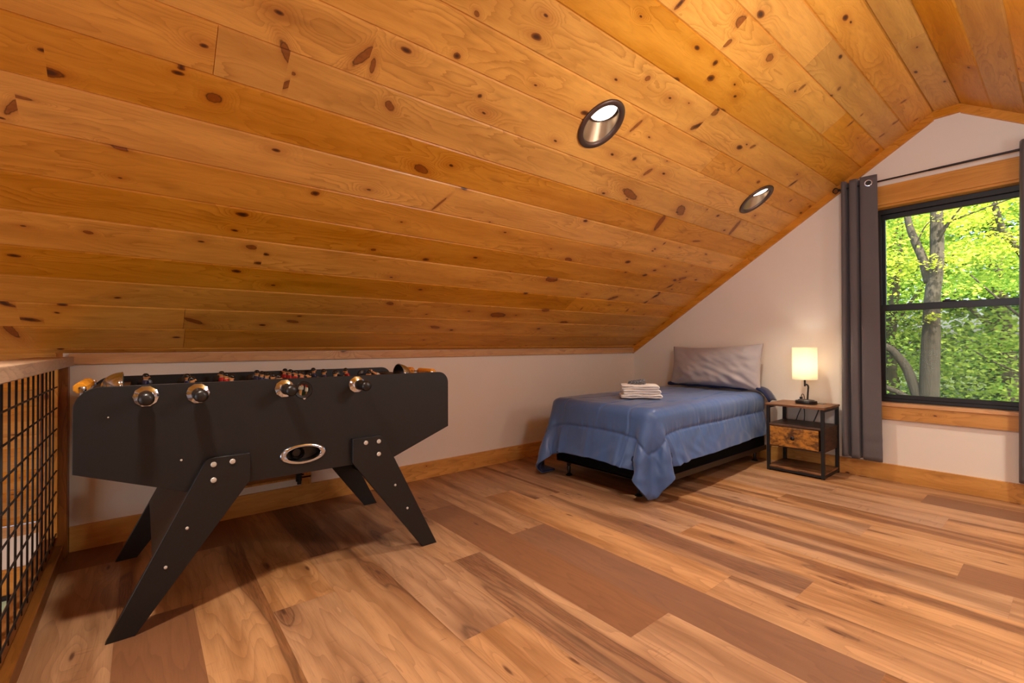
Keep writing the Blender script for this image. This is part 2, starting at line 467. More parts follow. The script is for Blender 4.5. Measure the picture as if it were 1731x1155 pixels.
# the larger knots of the sloping boards, in board-plane metres: x, distance from the low wall, angle, half length, half width, dark
KNOTS = [(-5.172, -1.806, -0.11, 0.0099, 0.0059, 1),(-5.162, -1.733, -0.0, 0.0278, 0.0139, 1),(-4.708, -1.81, -0.04, 0.024, 0.018, 0),(-4.813, -1.888, -0.01, 0.009, 0.0063, 1),(-4.501, -2.075, 0.99, 0.039, 0.0136, 0),(-4.476, -1.956, 2.34, 0.0296, 0.0103, 0),(-4.463, -2.006, 0.16, 0.007, 0.0063, 0),(-4.236, -2.173, 2.13, 0.0531, 0.0149, 0),(-4.192, -2.148, 1.44, 0.0256, 0.009, 0),(-4.068, -2.01, 0.66, 0.0206, 0.0144, 0),(-4.253, -1.452, -0.04, 0.0174, 0.0122, 1),(-5.106, -0.995, 0.2, 0.0143, 0.0086, 0),(-5.356, -0.798, 0.06, 0.0165, 0.0083, 1),(-4.516, -0.821, 0.12, 0.0195, 0.0107, 1),(-5.425, -0.443, 0.63, 0.0297, 0.0119, 1),(-4.993, -1.484, 0.17, 0.0241, 0.0072, 0),(-4.681, -0.344, 0.51, 0.0472, 0.0142, 0),(-4.472, -1.021, 0.13, 0.0221, 0.0144, 0),(-4.397, -0.98, 0.21, 0.0127, 0.0089, 1),(-4.42, -0.903, 0.09, 0.02, 0.01, 1),(-4.14, -0.366, 0.17, 0.0321, 0.0128, 0),(-3.88, -2.32, -0.01, 0.0138, 0.011, 1),(-3.692, -2.202, -0.36, 0.0092, 0.0083, 1),(-3.878, -2.496, 0.45, 0.0116, 0.0081, 0),(-3.598, -1.548, 1.99, 0.0527, 0.0063, 0),(-5.246, -1.611, 0.03, 0.0288, 0.0058, 0),(-5.262, -1.57, 2.14, 0.0367, 0.011, 0),(-5.362, -0.321, 0.24, 0.0371, 0.013, 1),(-5.257, -0.386, 0.27, 0.0079, 0.0048, 1),(-5.437, -0.224, 1.31, 0.0571, 0.0143, 0),(-3.546, -0.618, 0.22, 0.0235, 0.0141, 0),(-3.479, -1.096, -0.0, 0.018, 0.0108, 1),(-3.841, -1.121, 0.01, 0.0134, 0.0081, 0),(-2.54, -0.548, 0.06, 0.0701, 0.028, 0),(-3.058, -0.344, 0.19, 0.0385, 0.0154, 0),(-3.796, -1.742, 0.25, 0.0374, 0.0187, 0),(-2.574, -3.037, 0.18, 0.0307, 0.0246, 0),(-2.548, -2.94, -1.05, 0.02, 0.014, 0),(-1.703, -3.013, -1.32, 0.0193, 0.0106, 0),(-2.213, -2.649, -0.09, 0.0233, 0.0186, 0),(-2.248, -2.541, -0.75, 0.0415, 0.0166, 1),(-2.294, -1.975, 0.22, 0.0824, 0.0231, 0),(-2.312, -2.163, -1.1, 0.027, 0.0135, 0),(-2.509, -2.209, -0.67, 0.0128, 0.0115, 1),(-0.812, -3.589, -0.7, 0.0332, 0.0149, 1),(-0.265, -3.512, -0.56, 0.0489, 0.0196, 0),(-0.541, -3.347, -1.0, 0.0197, 0.0099, 0),(-2.997, -2.935, -1.31, 0.0257, 0.0103, 1),(-1.276, -3.727, -0.52, 0.0351, 0.0246, 0),(-2.52, -2.842, -0.15, 0.0136, 0.0123, 1),(-2.461, -2.776, -0.14, 0.0225, 0.0157, 1),(-2.863, -2.617, -0.14, 0.0141, 0.0113, 0),(-2.86, -2.574, 0.15, 0.0202, 0.0142, 0),(-1.656, -1.981, 0.45, 0.0601, 0.03, 0),(-1.745, -1.828, 1.25, 0.0666, 0.0233, 0),(-2.316, -1.296, 0.16, 0.0328, 0.0164, 0),(-2.305, -1.053, 0.0, 0.0566, 0.0226, 0),(-0.696, -2.523, -1.33, 0.0363, 0.0127, 1),(-0.775, -1.986, -1.99, 0.0758, 0.0189, 0),(-0.545, -3.784, -0.67, 0.0747, 0.0261, 0),(-1.595, -2.601, -0.6, 0.0176, 0.0123, 0),(-0.327, -3.244, -1.02, 0.0209, 0.0125, 0),(-0.3, -3.133, -1.06, 0.0166, 0.0116, 0),(-0.11, -3.343, -0.92, 0.0147, 0.0103, 0),(-2.179, -3.011, 0.16, 0.0256, 0.0179, 0),(-2.696, -2.385, 1.85, 0.0385, 0.0096, 0),(-1.357, -0.904, -0.52, 0.0474, 0.019, 0),(-0.77, -0.99, -0.79, 0.0485, 0.0194, 1),(-0.683, -1.285, -0.46, 0.0604, 0.0211, 0),(-0.703, -1.175, -0.79, 0.0476, 0.0143, 1),(-0.802, -0.882, -0.95, 0.0349, 0.0175, 1),(-0.01, -0.56, -0.67, 0.0329, 0.0164, 0),(-1.674, -0.478, 0.08, 0.0418, 0.0209, 0),(-2.059, -0.651, 0.05, 0.0363, 0.0181, 0),(0.339, -1.443, -0.37, 0.0474, 0.0237, 0),(-1.086, -1.752, -0.2, 0.0411, 0.0082, 0)]
M_PINE = pine('stained_pine', (230, 170, 84), (168, 106, 38), knot_amt=0.74, heroes=KNOTS)
M_TRIM = pine('pine_trim', (222, 160, 82), (162, 102, 38), knot_amt=0.80, sat_var=0.35)
M_TRIM_PALE = pine('pale_pine_trim', (226, 176, 122), (160, 104, 62), knot_amt=0.86, sat_var=0.3)
M_RAILWOOD = pine('weathered_railing_wood', (158, 104, 56), (86, 50, 22), knot_amt=0.66, sat_var=0.7)
M_CAP = pine('bare_cap_wood', (186, 160, 134), (130, 104, 84), knot_amt=0.9, sat_var=0.2)
M_FLOOR = plank_floor('wood_plank_floor')
M_WALL = wallpaint('greige_wall_paint', (230, 221, 209))
M_BLACK = plain('black_laminate', (24, 22, 23), 0.45, var=0.12, scale=60, bump=0.1, spec=0.4)
M_BLACKEDGE = plain('raw_board_edge', (176, 116, 62), 0.7)
M_LEGEDGE = plain('scuffed_brown_edge', (96, 68, 44), 0.7)
M_BROWNIN = plain('brown_inner_board', (96, 66, 40), 0.6)
M_PLASTIC = plain('black_plastic', (22, 20, 20), 0.3, var=0.05)
M_RUBBER = plain('black_rubber_grip', (26, 23, 22), 0.34, var=0.1)
M_CHROME = plain('chrome', (206, 222, 246), 0.10, 1.0, var=0.01)
M_BRUSHED = plain('brushed_steel_inside', (150, 140, 128), 0.35, 1.0, var=0.05)
M_BRONZE = plain('dark_bronze_metal', (92, 74, 66), 0.38, 0.6, var=0.03)
M_SCREW = plain('zinc_screw', (205, 198, 188), 0.35, 0.35, var=0.02)
M_ORANGE = plain('orange_bead_plastic', (226, 150, 40), 0.25, var=0.05)
M_SKIN = plain('painted_skin', (226, 160, 104), 0.3, var=0.02)
M_HAIR = plain('painted_black_hair', (18, 15, 14), 0.2, var=0.02)
M_REDKIT = plain('painted_red_shirt', (190, 34, 24), 0.3, var=0.02)
M_BLUEKIT = plain('painted_navy_shirt', (30, 36, 84), 0.3, var=0.02)
M_WHITEKIT = plain('painted_white', (225, 218, 200), 0.3, var=0.02)
M_GREEN = plain('green_playfield', (38, 96, 50), 0.5, var=0.04)
M_FRAMEMETAL = plain('black_powdercoat', (30, 27, 27), 0.5, 0.2, var=0.05)
M_WINDOW = plain('black_window_vinyl', (26, 24, 25), 0.42, var=0.05, spec=0.4)
M_BOXCOVER = plain('black_woven_box_spring_cover', (12, 12, 14), 0.95, spec=0.1, var=0.2, scale=200, bump=0.3)
M_MATTRESS = plain('white_mattress_ticking', (215, 212, 205), 0.9, var=0.05, scale=90, bump=0.2)
M_ROD = plain('black_curtain_rod_metal', (40, 34, 34), 0.35, 0.6, var=0.03)
M_CONCRETE = plain('pale_ground', (150, 160, 130), 0.9)


def fabric(name, rgb, dark, wscale=1200.0, rough=0.8, sheen=0.2, bump=0.2, uvname=None, coarse=0.0, spec=0.3):
    t = NT(name)
    tc = t.n('ShaderNodeTexCoord').outputs['Object']
    n = t.noise(tc, wscale, 2, 0.7)
    n2 = t.noise(tc, 6.0, 4, 0.6)
    c = t.mix(n, hexlin(*rgb), hexlin(*dark))
    c = t.mix(t.math('MULTIPLY', t.smooth(n2, 0.4, 0.7), 0.2), c, hexlin(*dark))
    h = n
    if coarse:
        cr = t.noise(tc, 22.0, 5, 0.62, 0.8)
        h = t.math('ADD', t.math('MULTIPLY', n, 0.15), t.math('MULTIPLY', cr, coarse))
    t.set(color=c, rough=rough, sheen=sheen, sheenr=0.4, spec=spec, normal=t.bump(h, bump, 0.004 if coarse else 0.001))
    return t.m


M_BLUE = fabric('blue_satin_comforter', (76, 106, 156), (62, 88, 136), rough=0.36, sheen=0.22, bump=0.30, coarse=1.0, spec=0.5)
M_NAVY = fabric('navy_comforter_lining', (24, 36, 78), (16, 26, 60), rough=0.5, sheen=0.2, bump=0.2, coarse=1.0)
M_PILLOW = fabric('grey_satin_pillowcase', (176, 168, 168), (158, 150, 150), rough=0.48, sheen=0.2, bump=0.3, coarse=1.0, spec=0.4)
M_TOWEL = fabric('white_terry_towel', (250, 246, 240), (226, 220, 212), wscale=500, rough=0.95, sheen=0.5, bump=0.5)
M_CURTAIN = fabric('charcoal_blackout_curtain', (104, 98, 100), (84, 79, 82), wscale=900, rough=0.75, sheen=0.2, bump=0.25, coarse=0.3)


def rustic(name, l, d, sc=1.0, blot=0.0):
    t = NT(name)
    tc = t.n('ShaderNodeTexCoord').outputs['Object']
    mp = t.n('ShaderNodeMapping', {'Vector': tc, 'Scale': (4 * sc, (1.6 + 3.4 * blot) * sc, (14 - 6 * blot) * sc)}).outputs[0]
    a = t.noise(mp, 3.0, 5, 0.65, 0.5)
    b = t.noise(t.n('ShaderNodeMapping', {'Vector': tc, 'Scale': (10, 3, 60)}).outputs[0], 6.0, 3, 0.6)
    c = t.mix(t.smooth(a, 0.38, 0.66), hexlin(*l), hexlin(*d))
    c = t.mix(t.math('MULTIPLY', b, 0.35), c, hexlin(*d))
    t.set(color=c, rough=0.45, spec=0.4, normal=t.bump(b, 0.1, 0.001))
    return t.m


M_RUSTIC = rustic('rustic_brown_board', (146, 98, 58), (76, 48, 30))
M_RUSTICDARK = rustic('dark_rustic_shelf', (92, 62, 42), (50, 34, 26))
M_DRAWER = rustic('amber_rustic_drawer_front', (200, 134, 50), (88, 56, 26), 1.1, 1.0)

t = NT('lit_lamp_shade')
tcz = t.n('ShaderNodeSeparateXYZ', {0: t.n('ShaderNodeTexCoord').outputs['Object']}).outputs[2]
wv = t.noise(t.n('ShaderNodeMapping', {'Vector': t.n('ShaderNodeTexCoord').outputs['Object'], 'Scale': (300, 300, 300)}).outputs[0], 1.0, 2)
dif = t.n('ShaderNodeBsdfDiffuse', {'Color': hexlin(240, 228, 200)})
trl = t.n('ShaderNodeBsdfTranslucent', {'Color': t.mix(wv, hexlin(255, 250, 238), hexlin(250, 242, 226))})
mx = t.n('ShaderNodeMixShader', {0: 0.55, 1: dif.outputs[0], 2: trl.outputs[0]})
t.t.links.new(mx.outputs[0], t.out.inputs[0])
M_SHADE = t.m

t = NT('lit_lens')
t.set(color=(1, 1, 1, 1), emit=(1.0, 0.90, 0.76, 1), estr=3.0)
M_LENS = t.m
t = NT('lit_bulb')
t.set(color=(1, 1, 1, 1), emit=(1.0, 0.86, 0.66, 1), estr=12.0)
M_BULB = t.m

t = NT('window_glass')
tr = t.n('ShaderNodeBsdfTransparent', {'Color': (0.95, 0.98, 0.96, 1)})
gl = t.n('ShaderNodeBsdfGlossy', {'Color': (1, 1, 1, 1), 'Roughness': 0.02})
lw = t.n('ShaderNodeFresnel', {'IOR': 1.35})
mx = t.n('ShaderNodeMixShader', {0: t.math('MULTIPLY', lw.outputs[0], 0.10), 1: tr.outputs[0], 2: gl.outputs[0]})
t.t.links.new(mx.outputs[0], t.out.inputs[0])
M_GLASS = t.m

t = NT('insect_screen_mesh')
tr = t.n('ShaderNodeBsdfTransparent', {'Color': (1, 1, 1, 1)})
df = t.n('ShaderNodeBsdfDiffuse', {'Color': hexlin(96, 98, 88)})
mx = t.n('ShaderNodeMixShader', {0: 0.34, 1: tr.outputs[0], 2: df.outputs[0]})
t.t.links.new(mx.outputs[0], t.out.inputs[0])
M_SCREEN = t.m


def leafmat(name, a, b, tr=0.5):
    t = NT(name)
    rn = t.n('ShaderNodeAttribute', attribute_name='rnd').outputs['Color']
    r = t.n('ShaderNodeSeparateColor', {0: rn}).outputs[0]
    c = t.mix(r, hexlin(*a), hexlin(*b))
    d = t.n('ShaderNodeBsdfDiffuse', {'Color': c})
    l = t.n('ShaderNodeBsdfTranslucent', {'Color': c})
    m = t.n('ShaderNodeMixShader', {0: tr, 1: d.outputs[0], 2: l.outputs[0]})
    t.t.links.new(m.outputs[0], t.out.inputs[0])
    return t.m


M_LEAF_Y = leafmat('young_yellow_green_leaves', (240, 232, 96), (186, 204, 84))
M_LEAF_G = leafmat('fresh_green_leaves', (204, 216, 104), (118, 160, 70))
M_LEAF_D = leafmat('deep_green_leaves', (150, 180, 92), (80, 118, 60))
t = NT('grey_bark')
tc = t.n('ShaderNodeTexCoord').outputs['Object']
n1 = t.noise(t.n('ShaderNodeMapping', {'Vector': tc, 'Scale': (22, 22, 5)}).outputs[0], 1.0, 5, 0.7)
t.set(color=t.mix(n1, hexlin(48, 41, 33), hexlin(112, 98, 82)), rough=0.95, normal=t.bump(n1, 1.0, 0.03))
M_BARK = t.m
t = NT('forest_floor')
tc = t.n('ShaderNodeTexCoord').outputs['Object']
t.set(color=t.mix(t.noise(tc, 2.0, 6, 0.7), hexlin(70, 92, 44), hexlin(130, 140, 78)), rough=0.95)
M_GROUND = t.m

# ---------------------------------------------------------------- the house: floor, walls, ceiling
Z0 = 1.119          # height of the ceiling plane where it meets the low wall (y = 0)
SL = 0.6532
YR1, YR2 = -2.890, -3.045      # the flat ridge board
ZR = Z0 - SL * YR1
YC = (YR1 + YR2) / 2
XG = -5.265         # edge of the loft floor
XFAR = -11.5


def zc(y):
    if y >= YR1: return Z0 - SL * y
    if y >= YR2: return ZR
    return ZR + SL * (y - YR2)


# floor planks run from the low wall across the room
bm = BM()
LU = bm.loops.layers.uv.new('UVMap'); LC = bm.loops.layers.float_color.new('rnd')
BUTT = {-8: -.321, -7: -1.083, -6: -.464, -5: -1.387, -4: -.95, -3: -.326, -2: -1.48, -1: -.725, 0: -1.41, 1: -.746, 2: -1.027, 3: -.30, 4: -1.65, 5: -1.458, 6: -1.012, 7: -.42, 8: -1.30, 9: -.62, 10: -1.114, 11: -.2}
DARK = {(0, 1): .95, (-1, 1): .93, (2, 2): .55, (5, 2): .9, (7, 2): .72, (10, 2): .9, (-8, 0): .9, (-6, 0): .95, (-5, 2): .93, (-3, 0): .8, (-7, 1): .93, (-8, 1): .15, (-6, 1): .1, (-5, 0): .2, (-5, 1): .2, (3, 1): .3, (1, 1): .1, (4, 1): .1, (6, 2): .2, (-2, 2): .3,
        (-4, 1): .1, (-3, 1): .1, (-2, 1): .15, (6, 1): .3, (8, 1): .25, (0, 2): .1, (1, 2): .15, (-1, 2): .1, (5, 1): .1, (-1, 0): .78, (4, 2): .15, (3, 2): .2, (9, 2): .1, (8, 2): .3}
R = random.Random(3)
PL = 1.748
for k in range(-8, 12):
    x0, x1 = -3.156 + .2637 * k, -3.156 + .2637 * (k + 1)
    x0 = max(x0, -5.36); x1 = min(x1, 0.0)
    y = 0.0
    cuts = [0.02]
    b = BUTT[k]
    while b > -5.95:
        cuts.append(b); b -= PL
    cuts.append(-5.95)
    for j in range(len(cuts) - 1):
        ya, yb = cuts[j], cuts[j + 1]
        tone = DARK.get((k, j), R.random() * 0.72)
        vs = [bm.verts.new((x0 + .0004, ya - .0004, 0)), bm.verts.new((x0 + .0004, yb + .0004, 0)), bm.verts.new((x1 - .0004, yb + .0004, 0)), bm.verts.new((x1 - .0004, ya - .0004, 0))]
        f = bm.faces.new(vs)
        ou, ov = R.uniform(0, 80), R.uniform(0, 80)
        col = (tone, R.random(), R.random(), 1)
        for l in f.loops:
            l[LU].uv = (l.vert.co.y + ou, l.vert.co.x + ov); l[LC] = col
# body of the floor below the planks
fs = box(bm, -5.36, 0.0, -5.95, 0.02, -0.28, -0.0012)
for f in fs:
    for l in f.loops: l[LU].uv = (l.vert.co.y, l.vert.co.x); l[LC] = (.8, .5, .5, 1)
o = obj('floor', bm, M_FLOOR); tag(o, kind='structure')

# ceiling boards
bm = BM()
LU = bm.loops.layers.uv.new('UVMap'); LC = bm.loops.layers.float_color.new('rnd')
R = random.Random(21)


bm.loops.layers.float_color.new('knot'); bm.loops.layers.float_color.new('knotsize')
K1 = bm.loops.layers.float_color['knot']; K2 = bm.loops.layers.float_color['knotsize']
LC = bm.loops.layers.float_color['rnd']; LU = bm.loops.layers.uv['UVMap']
SLEN = math.sqrt(1 + SL * SL)


def board(xa, xb, p0, p1, nrm, tone=None):
    """one tongue and groove board between two seam points p0,p1 (y,z), chamfered edges, facing nrm (y,z);
    it is divided lengthwise so that each stretch carries the knot that lies in it"""
    c = 0.0065; dpt = 0.0065
    d = Vector((p1[0] - p0[0], p1[1] - p0[1])); w = d.length; d.normalize()
    n = Vector(nrm)
    ou, ov = R.uniform(0, 60), R.uniform(0, 60)
    col = (R.random(), R.random(), R.random(), 1)
    if tone is not None: col = (tone, min(1, max(0, tone + R.uniform(-.2, .2))), col[2], 1)
    prof = [(0, dpt), (c, 0), (w - c, 0), (w, dpt)]
    e = 0.0015
    s0_, s1_ = sorted((p0[0] * SLEN, p1[0] * SLEN))
    mine = []
    if p0[0] > YR1 + .001 or p1[0] > YR1 + .001:
        for kn in KNOTS:
            if s0_ - .012 < kn[1] < s1_ + .012 and xa < kn[0] < xb: mine.append(kn)
        # a few more knots on boards the list does not cover
        x = xa + R.uniform(.1, .5)
        while x < xb - .05:
            if all(abs(x - q[0]) > .16 for q in mine) and (xa > -3.9 or x < -5.6):
                mine.append((x, R.uniform(s0_ + .02, s1_ - .02), R.choice((R.uniform(-.3, .3), R.uniform(1.0, 2.2))), R.uniform(.008, .022), R.uniform(.005, .011), R.random() < .5))
            x += R.uniform(.3, .8)
    mine.sort()
    cutx = [xa, xa + e] + [(a[0] + b[0]) / 2 for a, b in zip(mine[:-1], mine[1:]) if abs(b[0] - a[0]) > .004] + [xb - e, xb]
    rows = []
    for q, xx in enumerate(cutx):
        ex = 0.004 if q in (0, len(cutx) - 1) else 0.0
        rows.append([bm.verts.new((xx, p0[0] + d.x * s_ - n.x * max(h, ex), p0[1] + d.y * s_ - n.y * max(h, ex))) for s_, h in prof])
    for i in range(len(rows) - 1):
        mx_ = (cutx[i] + cutx[i + 1]) / 2
        kn = min(mine, key=lambda q: abs(q[0] - mx_)) if mine else (99, 99, 0, .01, .01, 0)
        for j in range(3):
            f = bm.faces.new((rows[i][j], rows[i + 1][j], rows[i + 1][j + 1], rows[i][j + 1]))
            for l in f.loops:
                s_ = prof[j + 1][0] if l.vert in (rows[i][j + 1], rows[i + 1][j + 1]) else prof[j][0]
                l[LU].uv = (l.vert.co.x + ou, s_ + ov); l[LC] = col
                l[K1] = (kn[0], kn[1], kn[2], 1); l[K2] = (kn[3] * 1.15, max(kn[4] * 1.1, .006), float(kn[5]), 1)


BX = {10: [-4.718, -1.368], 2: [-4.728], 12: [-1.847], 16: [-1.847], 4: [-1.835], 8: [-1.897], 1: [-4.717], 15: [-1.022]}
TONE = {10: .75, 9: .35, 8: .90, 7: .50, 6: .18, 5: .65, 4: .04, 3: .42, 2: .60, 1: .45, 0: .5, 11: .7, 12: .85, 13: .55, 14: .3, 15: .75, 16: .6, 17: .5}
seams = [0.0, -.040, -.212, -.384, -.553, -.721, -.898, -1.068, -1.245, -1.417, -1.587, -1.744, -1.918, -2.070, -2.243, -2.419, -2.578, -2.735, YR1]
rows = list(zip(seams[:-1], seams[1:]))
nL = Vector((-SL, -1)).normalized()
for i, (ya, yb) in enumerate(rows):
    cuts = [XFAR] + [x for x in (-10.3 + .9 * (i % 4), -7.4 + .5 * (i % 3))] + BX.get(i, []) + [0.0]
    for k_, (a, b) in enumerate(zip(cuts[:-1], cuts[1:])):
        board(a, b, (ya, zc(ya)), (yb, zc(yb)), nL, TONE[i] if k_ in (2,) else None)
# flat ridge board
for a, b in ((XFAR, -9.3), (-9.3, -6.4), (-6.4, -3.6), (-3.6, -1.3), (-1.3, 0.0)):
    board(a, b, (YR1, ZR), (YR2, ZR), (0, -1))
ya = YR2
nR = Vector((SL, -1)).normalized()
while ya > -5.88:
    yb = max(ya - 0.1685, -5.935)
    cuts = [XFAR]
    x = XFAR + R.uniform(0.5, 2.6)
    while x < -0.4:
        cuts.append(x); x += R.uniform(1.7, 3.4)
    cuts.append(0.0)
    for a, b in zip(cuts[:-1], cuts[1:]):
        board(a, b, (ya, zc(ya)), (yb, zc(yb)), nR)
    ya = yb
# the same slopes carried on down over the great room
for sgn in (1, -1):
    s_ = 0.0
    while s_ < 2.35:
        e_ = min(s_ + 0.1685, 2.37)
        if sgn == 1: A, B = s_, e_
        else: A, B = -5.935 - s_, -5.935 - e_
        x = XFAR + R.uniform(0.8, 3)
        for a, b in ((XFAR, x), (x, XG - .03)):
            board(a, b, (A, Z0 - SL * A) if sgn == 1 else (A, zc(A)), (B, Z0 - SL * B) if sgn == 1 else (B, zc(B)), nL if sgn == 1 else nR)
        s_ = e_
# roof body above the boards
zr2 = 2.37
for f in prism(bm, [(zr2, Z0 - SL * zr2 + .012), (YR1, ZR + .012), (YR2, ZR + .012), (-5.935 - zr2, zc(-5.935 - zr2) + .012), (-5.935 - zr2, zc(-5.935 - zr2) + .25), (YC, ZR + .35), (zr2, Z0 - SL * zr2 + .25)], 0, XFAR, 0.16):
    for l in f.loops: l[LU].uv = (0, 0); l[LC] = (.5, .5, .5, 1); l[K1] = (99, 99, 0, 1); l[K2] = (.01, .01, 0, 1)
ceil = obj('ceiling', bm, M_PINE)
tag(ceil, kind='structure')

# low wall (left of the picture) with a hatch opening, gable wall with window opening
bm = BM()
HX0, HX1, HZ0, HZ1 = -4.70, -4.01, 0.205, 0.86
for a, b, c, d in ((XG, HX0, -0.25, 1.12), (HX1, 0.0, -0.25, 1.12), (HX0, HX1, -0.25, HZ0), (HX0, HX1, HZ1, 1.12)):
    box(bm, a, b, 0.0, 0.10, c, d)
o = obj('wall_north', bm, M_WALL); tag(o, kind='structure')
WY0, WY1, WZ0, WZ1 = -2.505, -3.425, 0.655, 2.330     # window rough opening


def gable(bm, x0, x1):
    yb, zb = -5.935, -3.0
    pts_left = [(0.10, -3.0), (0.10, Z0 + 0.0), (0.0, Z0), (WY0, zc(WY0)), (WY0, -3.0)]
    prism(bm, pts_left, 0, x0, x1)
    prism(bm, [(WY0, -3.0), (WY0, WZ0), (WY1, WZ0), (WY1, -3.0)], 0, x0, x1)
    prism(bm, [(WY0, WZ1), (WY0, zc(WY0)), (YR1, ZR), (YR2, ZR), (WY1, zc(WY1)), (WY1, WZ1)], 0, x0, x1)
    prism(bm, [(WY1, -3.0), (WY1, zc(WY1)), (-5.935, zc(-5.935)), (-6.0, zc(-5.935)), (-6.0, -3.0)], 0, x0, x1)


bm = BM(); gable(bm, 0.0, 0.16)
o = obj('wall_east', bm, M_WALL); tag(o, kind='structure')
bm = BM(); box(bm, XG, 0.0, -6.035, -5.935, -0.25, zc(-5.935))
o = obj('wall_south', bm, M_WALL); tag(o, kind='structure')
# great room shell below and beyond the railing
bm = BM(); box(bm, XFAR, XG - .0, 2.37, 2.47, -2.9, -0.43)
o = obj('wall_eave', bm, M_WALL); tag(o, kind='structure')
bm = BM(); box(bm, XFAR, XG, -8.40, -8.30, -2.9, -0.4)
o = obj('wall_far_eave', bm, M_WALL); tag(o, kind='structure')
bm = BM(); box(bm, XFAR, 0.2, -8.5, 2.6, -3.0, -2.9)
wooduv(bm, 0, 5)
o = obj('floor_great_room', bm, M_FLOOR); tag(o, kind='structure')
# far gable of the great room: wall left and right of tall windows
bm = BM()
box(bm, XFAR - .15, XFAR, 0.0, 2.47, -2.9, 1.2)
box(bm, XFAR - .15, XFAR, -8.4, -6.0, -2.9, 1.2)
prism(bm, [(0.0, 2.35), (0.0, Z0), (YR1, ZR), (YR2, ZR), (-6.0, Z0), (-6.0, 2.35)][1:5] + [(-6.0, 1.0), (0.0, 1.0)], 0, XFAR - .15, XFAR)
o = obj('wall_west', bm, M_WALL); tag(o, kind='structure')
# wall of the storey below, under the edge of the loft
bm = BM(); box(bm, XG - .04, XG + .06, -5.9, 2.4, -2.9, -0.30)
o = obj('wall_below_loft', bm, M_WALL); tag(o, kind='structure')
bm = BM(); box(bm, XG + .02, XG + .12, 0.11, 2.37, -0.5, 1.0)
o = obj('wall_attic_side', bm, M_WALL); tag(o, kind='structure')

# baseboards and trims
n_trim = [0]


def trim(bmx, mat, name=None):
    n_trim[0] += 1
    o = obj(name or 'trim_%d' % n_trim[0], bmx, mat)
    tag(o, kind='structure')
    return o


bm = BM(); box(bm, XG + .03, -0.02, -0.02, 0.0, 0.0, 0.141, bev=.0015, seg=1); wooduv(bm, 0, 1)
trim(bm, M_TRIM, 'baseboard_north')
bm = BM(); box(bm, -0.02, 0.0, -5.93, 0.0, 0.0, 0.1405, bev=.0015, seg=1); wooduv(bm, 1, 2)
trim(bm, M_TRIM, 'baseboard_east')
bm = BM(); box(bm, -5.24, -0.02, -0.022, 0.0, 1.056, 1.118, bev=.001, seg=1); wooduv(bm, 0, 13)
trim(bm, M_TRIM_PALE)


def slopetrim(ya, za, yb, zb, h, seed, drop0=None):
    bm = BM()
    pts = [(ya, za), (yb, zb), (yb, zb - h), (ya, za - h)]
    prism(bm, pts, 0, -0.024, 0.0)
    wooduv(bm, 1, seed)
    return trim(bm, M_TRIM)


hv = 0.070
slopetrim(0.0, Z0, YR1, ZR, hv, 31)
slopetrim(YR1, ZR, YR2, ZR, 0.062, 32)
slopetrim(YR2, ZR, -5.93, zc(-5.93), hv, 33)
# window casing: head board and apron with stool
bm = BM(); box(bm, -0.022, 0.0, -3.52, -2.43, 2.338, 2.500, bev=.0015, seg=1); wooduv(bm, 1, 41); trim(bm, M_TRIM)
bm = BM(); box(bm, -0.022, 0.0, -3.41, -2.5305, 0.517, 0.628, bev=.0015, seg=1); wooduv(bm, 1, 45); trim(bm, M_TRIM)
bm = BM(); box(bm, -0.030, 0.115, -3.42, -2.512, 0.628, 0.656, bev=.002, seg=1); wooduv(bm, 1, 43); trim(bm, M_TRIM_PALE)
bm = BM(); box(bm, -0.012, 0.115, -3.424, -2.506, 2.318, 2.337); wooduv(bm, 1, 44); trim(bm, M_TRIM)
for ys in (-2.506, -3.424):
    bm = BM(); box(bm, 0.0, 0.115, min(ys, ys - .001), max(ys, ys + .002), 0.656, 2.318); wooduv(bm, 2, 46); trim(bm, M_TRIM)
# header trim band and window in the eave wall of the great room
bm = BM(); box(bm, XFAR, XG - .05, 2.35, 2.37, -1.02, -0.80); wooduv(bm, 0, 47); trim(bm, M_TRIM)
bm = BM(); box(bm, XFAR, XG - .05, 2.345, 2.37, -0.52, -0.425); wooduv(bm, 0, 48); trim(bm, M_TRIM_PALE)
bm = BM(); box(bm, XG - .07, XG - .05, 2.30, 2.37, -2.9, -0.45); wooduv(bm, 2, 49); trim(bm, M_TRIM)
bm = BM(); box(bm, XG - .125, XG - .095, -0.10, 0.12, -0.34, -0.02); wooduv(bm, 1, 51); trim(bm, M_RAILWOOD)

# the lower window in the great-room eave wall, with its garden light
bm = BM(); box(bm, -6.9, -5.55, 2.340, 2.368, -2.0, -1.02)
w2 = obj('window_2', bm, plain('misty_window_glass', (176, 196, 160), 0.15, var=0.25, scale=8)); tag(w2, kind='structure')
bm = BM()
for a, b, c, d in ((-6.95, -5.5, -1.06, -1.02), (-6.95, -5.5, -2.04, -2.0), (-6.95, -6.90, -2.04, -1.02), (-5.55, -5.50, -2.04, -1.02), (-6.24, -6.21, -2.0, -1.02)):
    box(bm, a, b, 2.325, 2.345, c, d)
obj('window_frame', bm, M_WINDOW, w2)

# hatch door in the low wall
d1 = empty('door_1', (-4.355, 0, 0.2)); tag(d1, kind='structure')
DX = Matrix.Translation((4.355, 0, -0.2))


def loc(fs, M):
    for v in set(v for f in fs for v in f.verts): v.co = M @ v.co


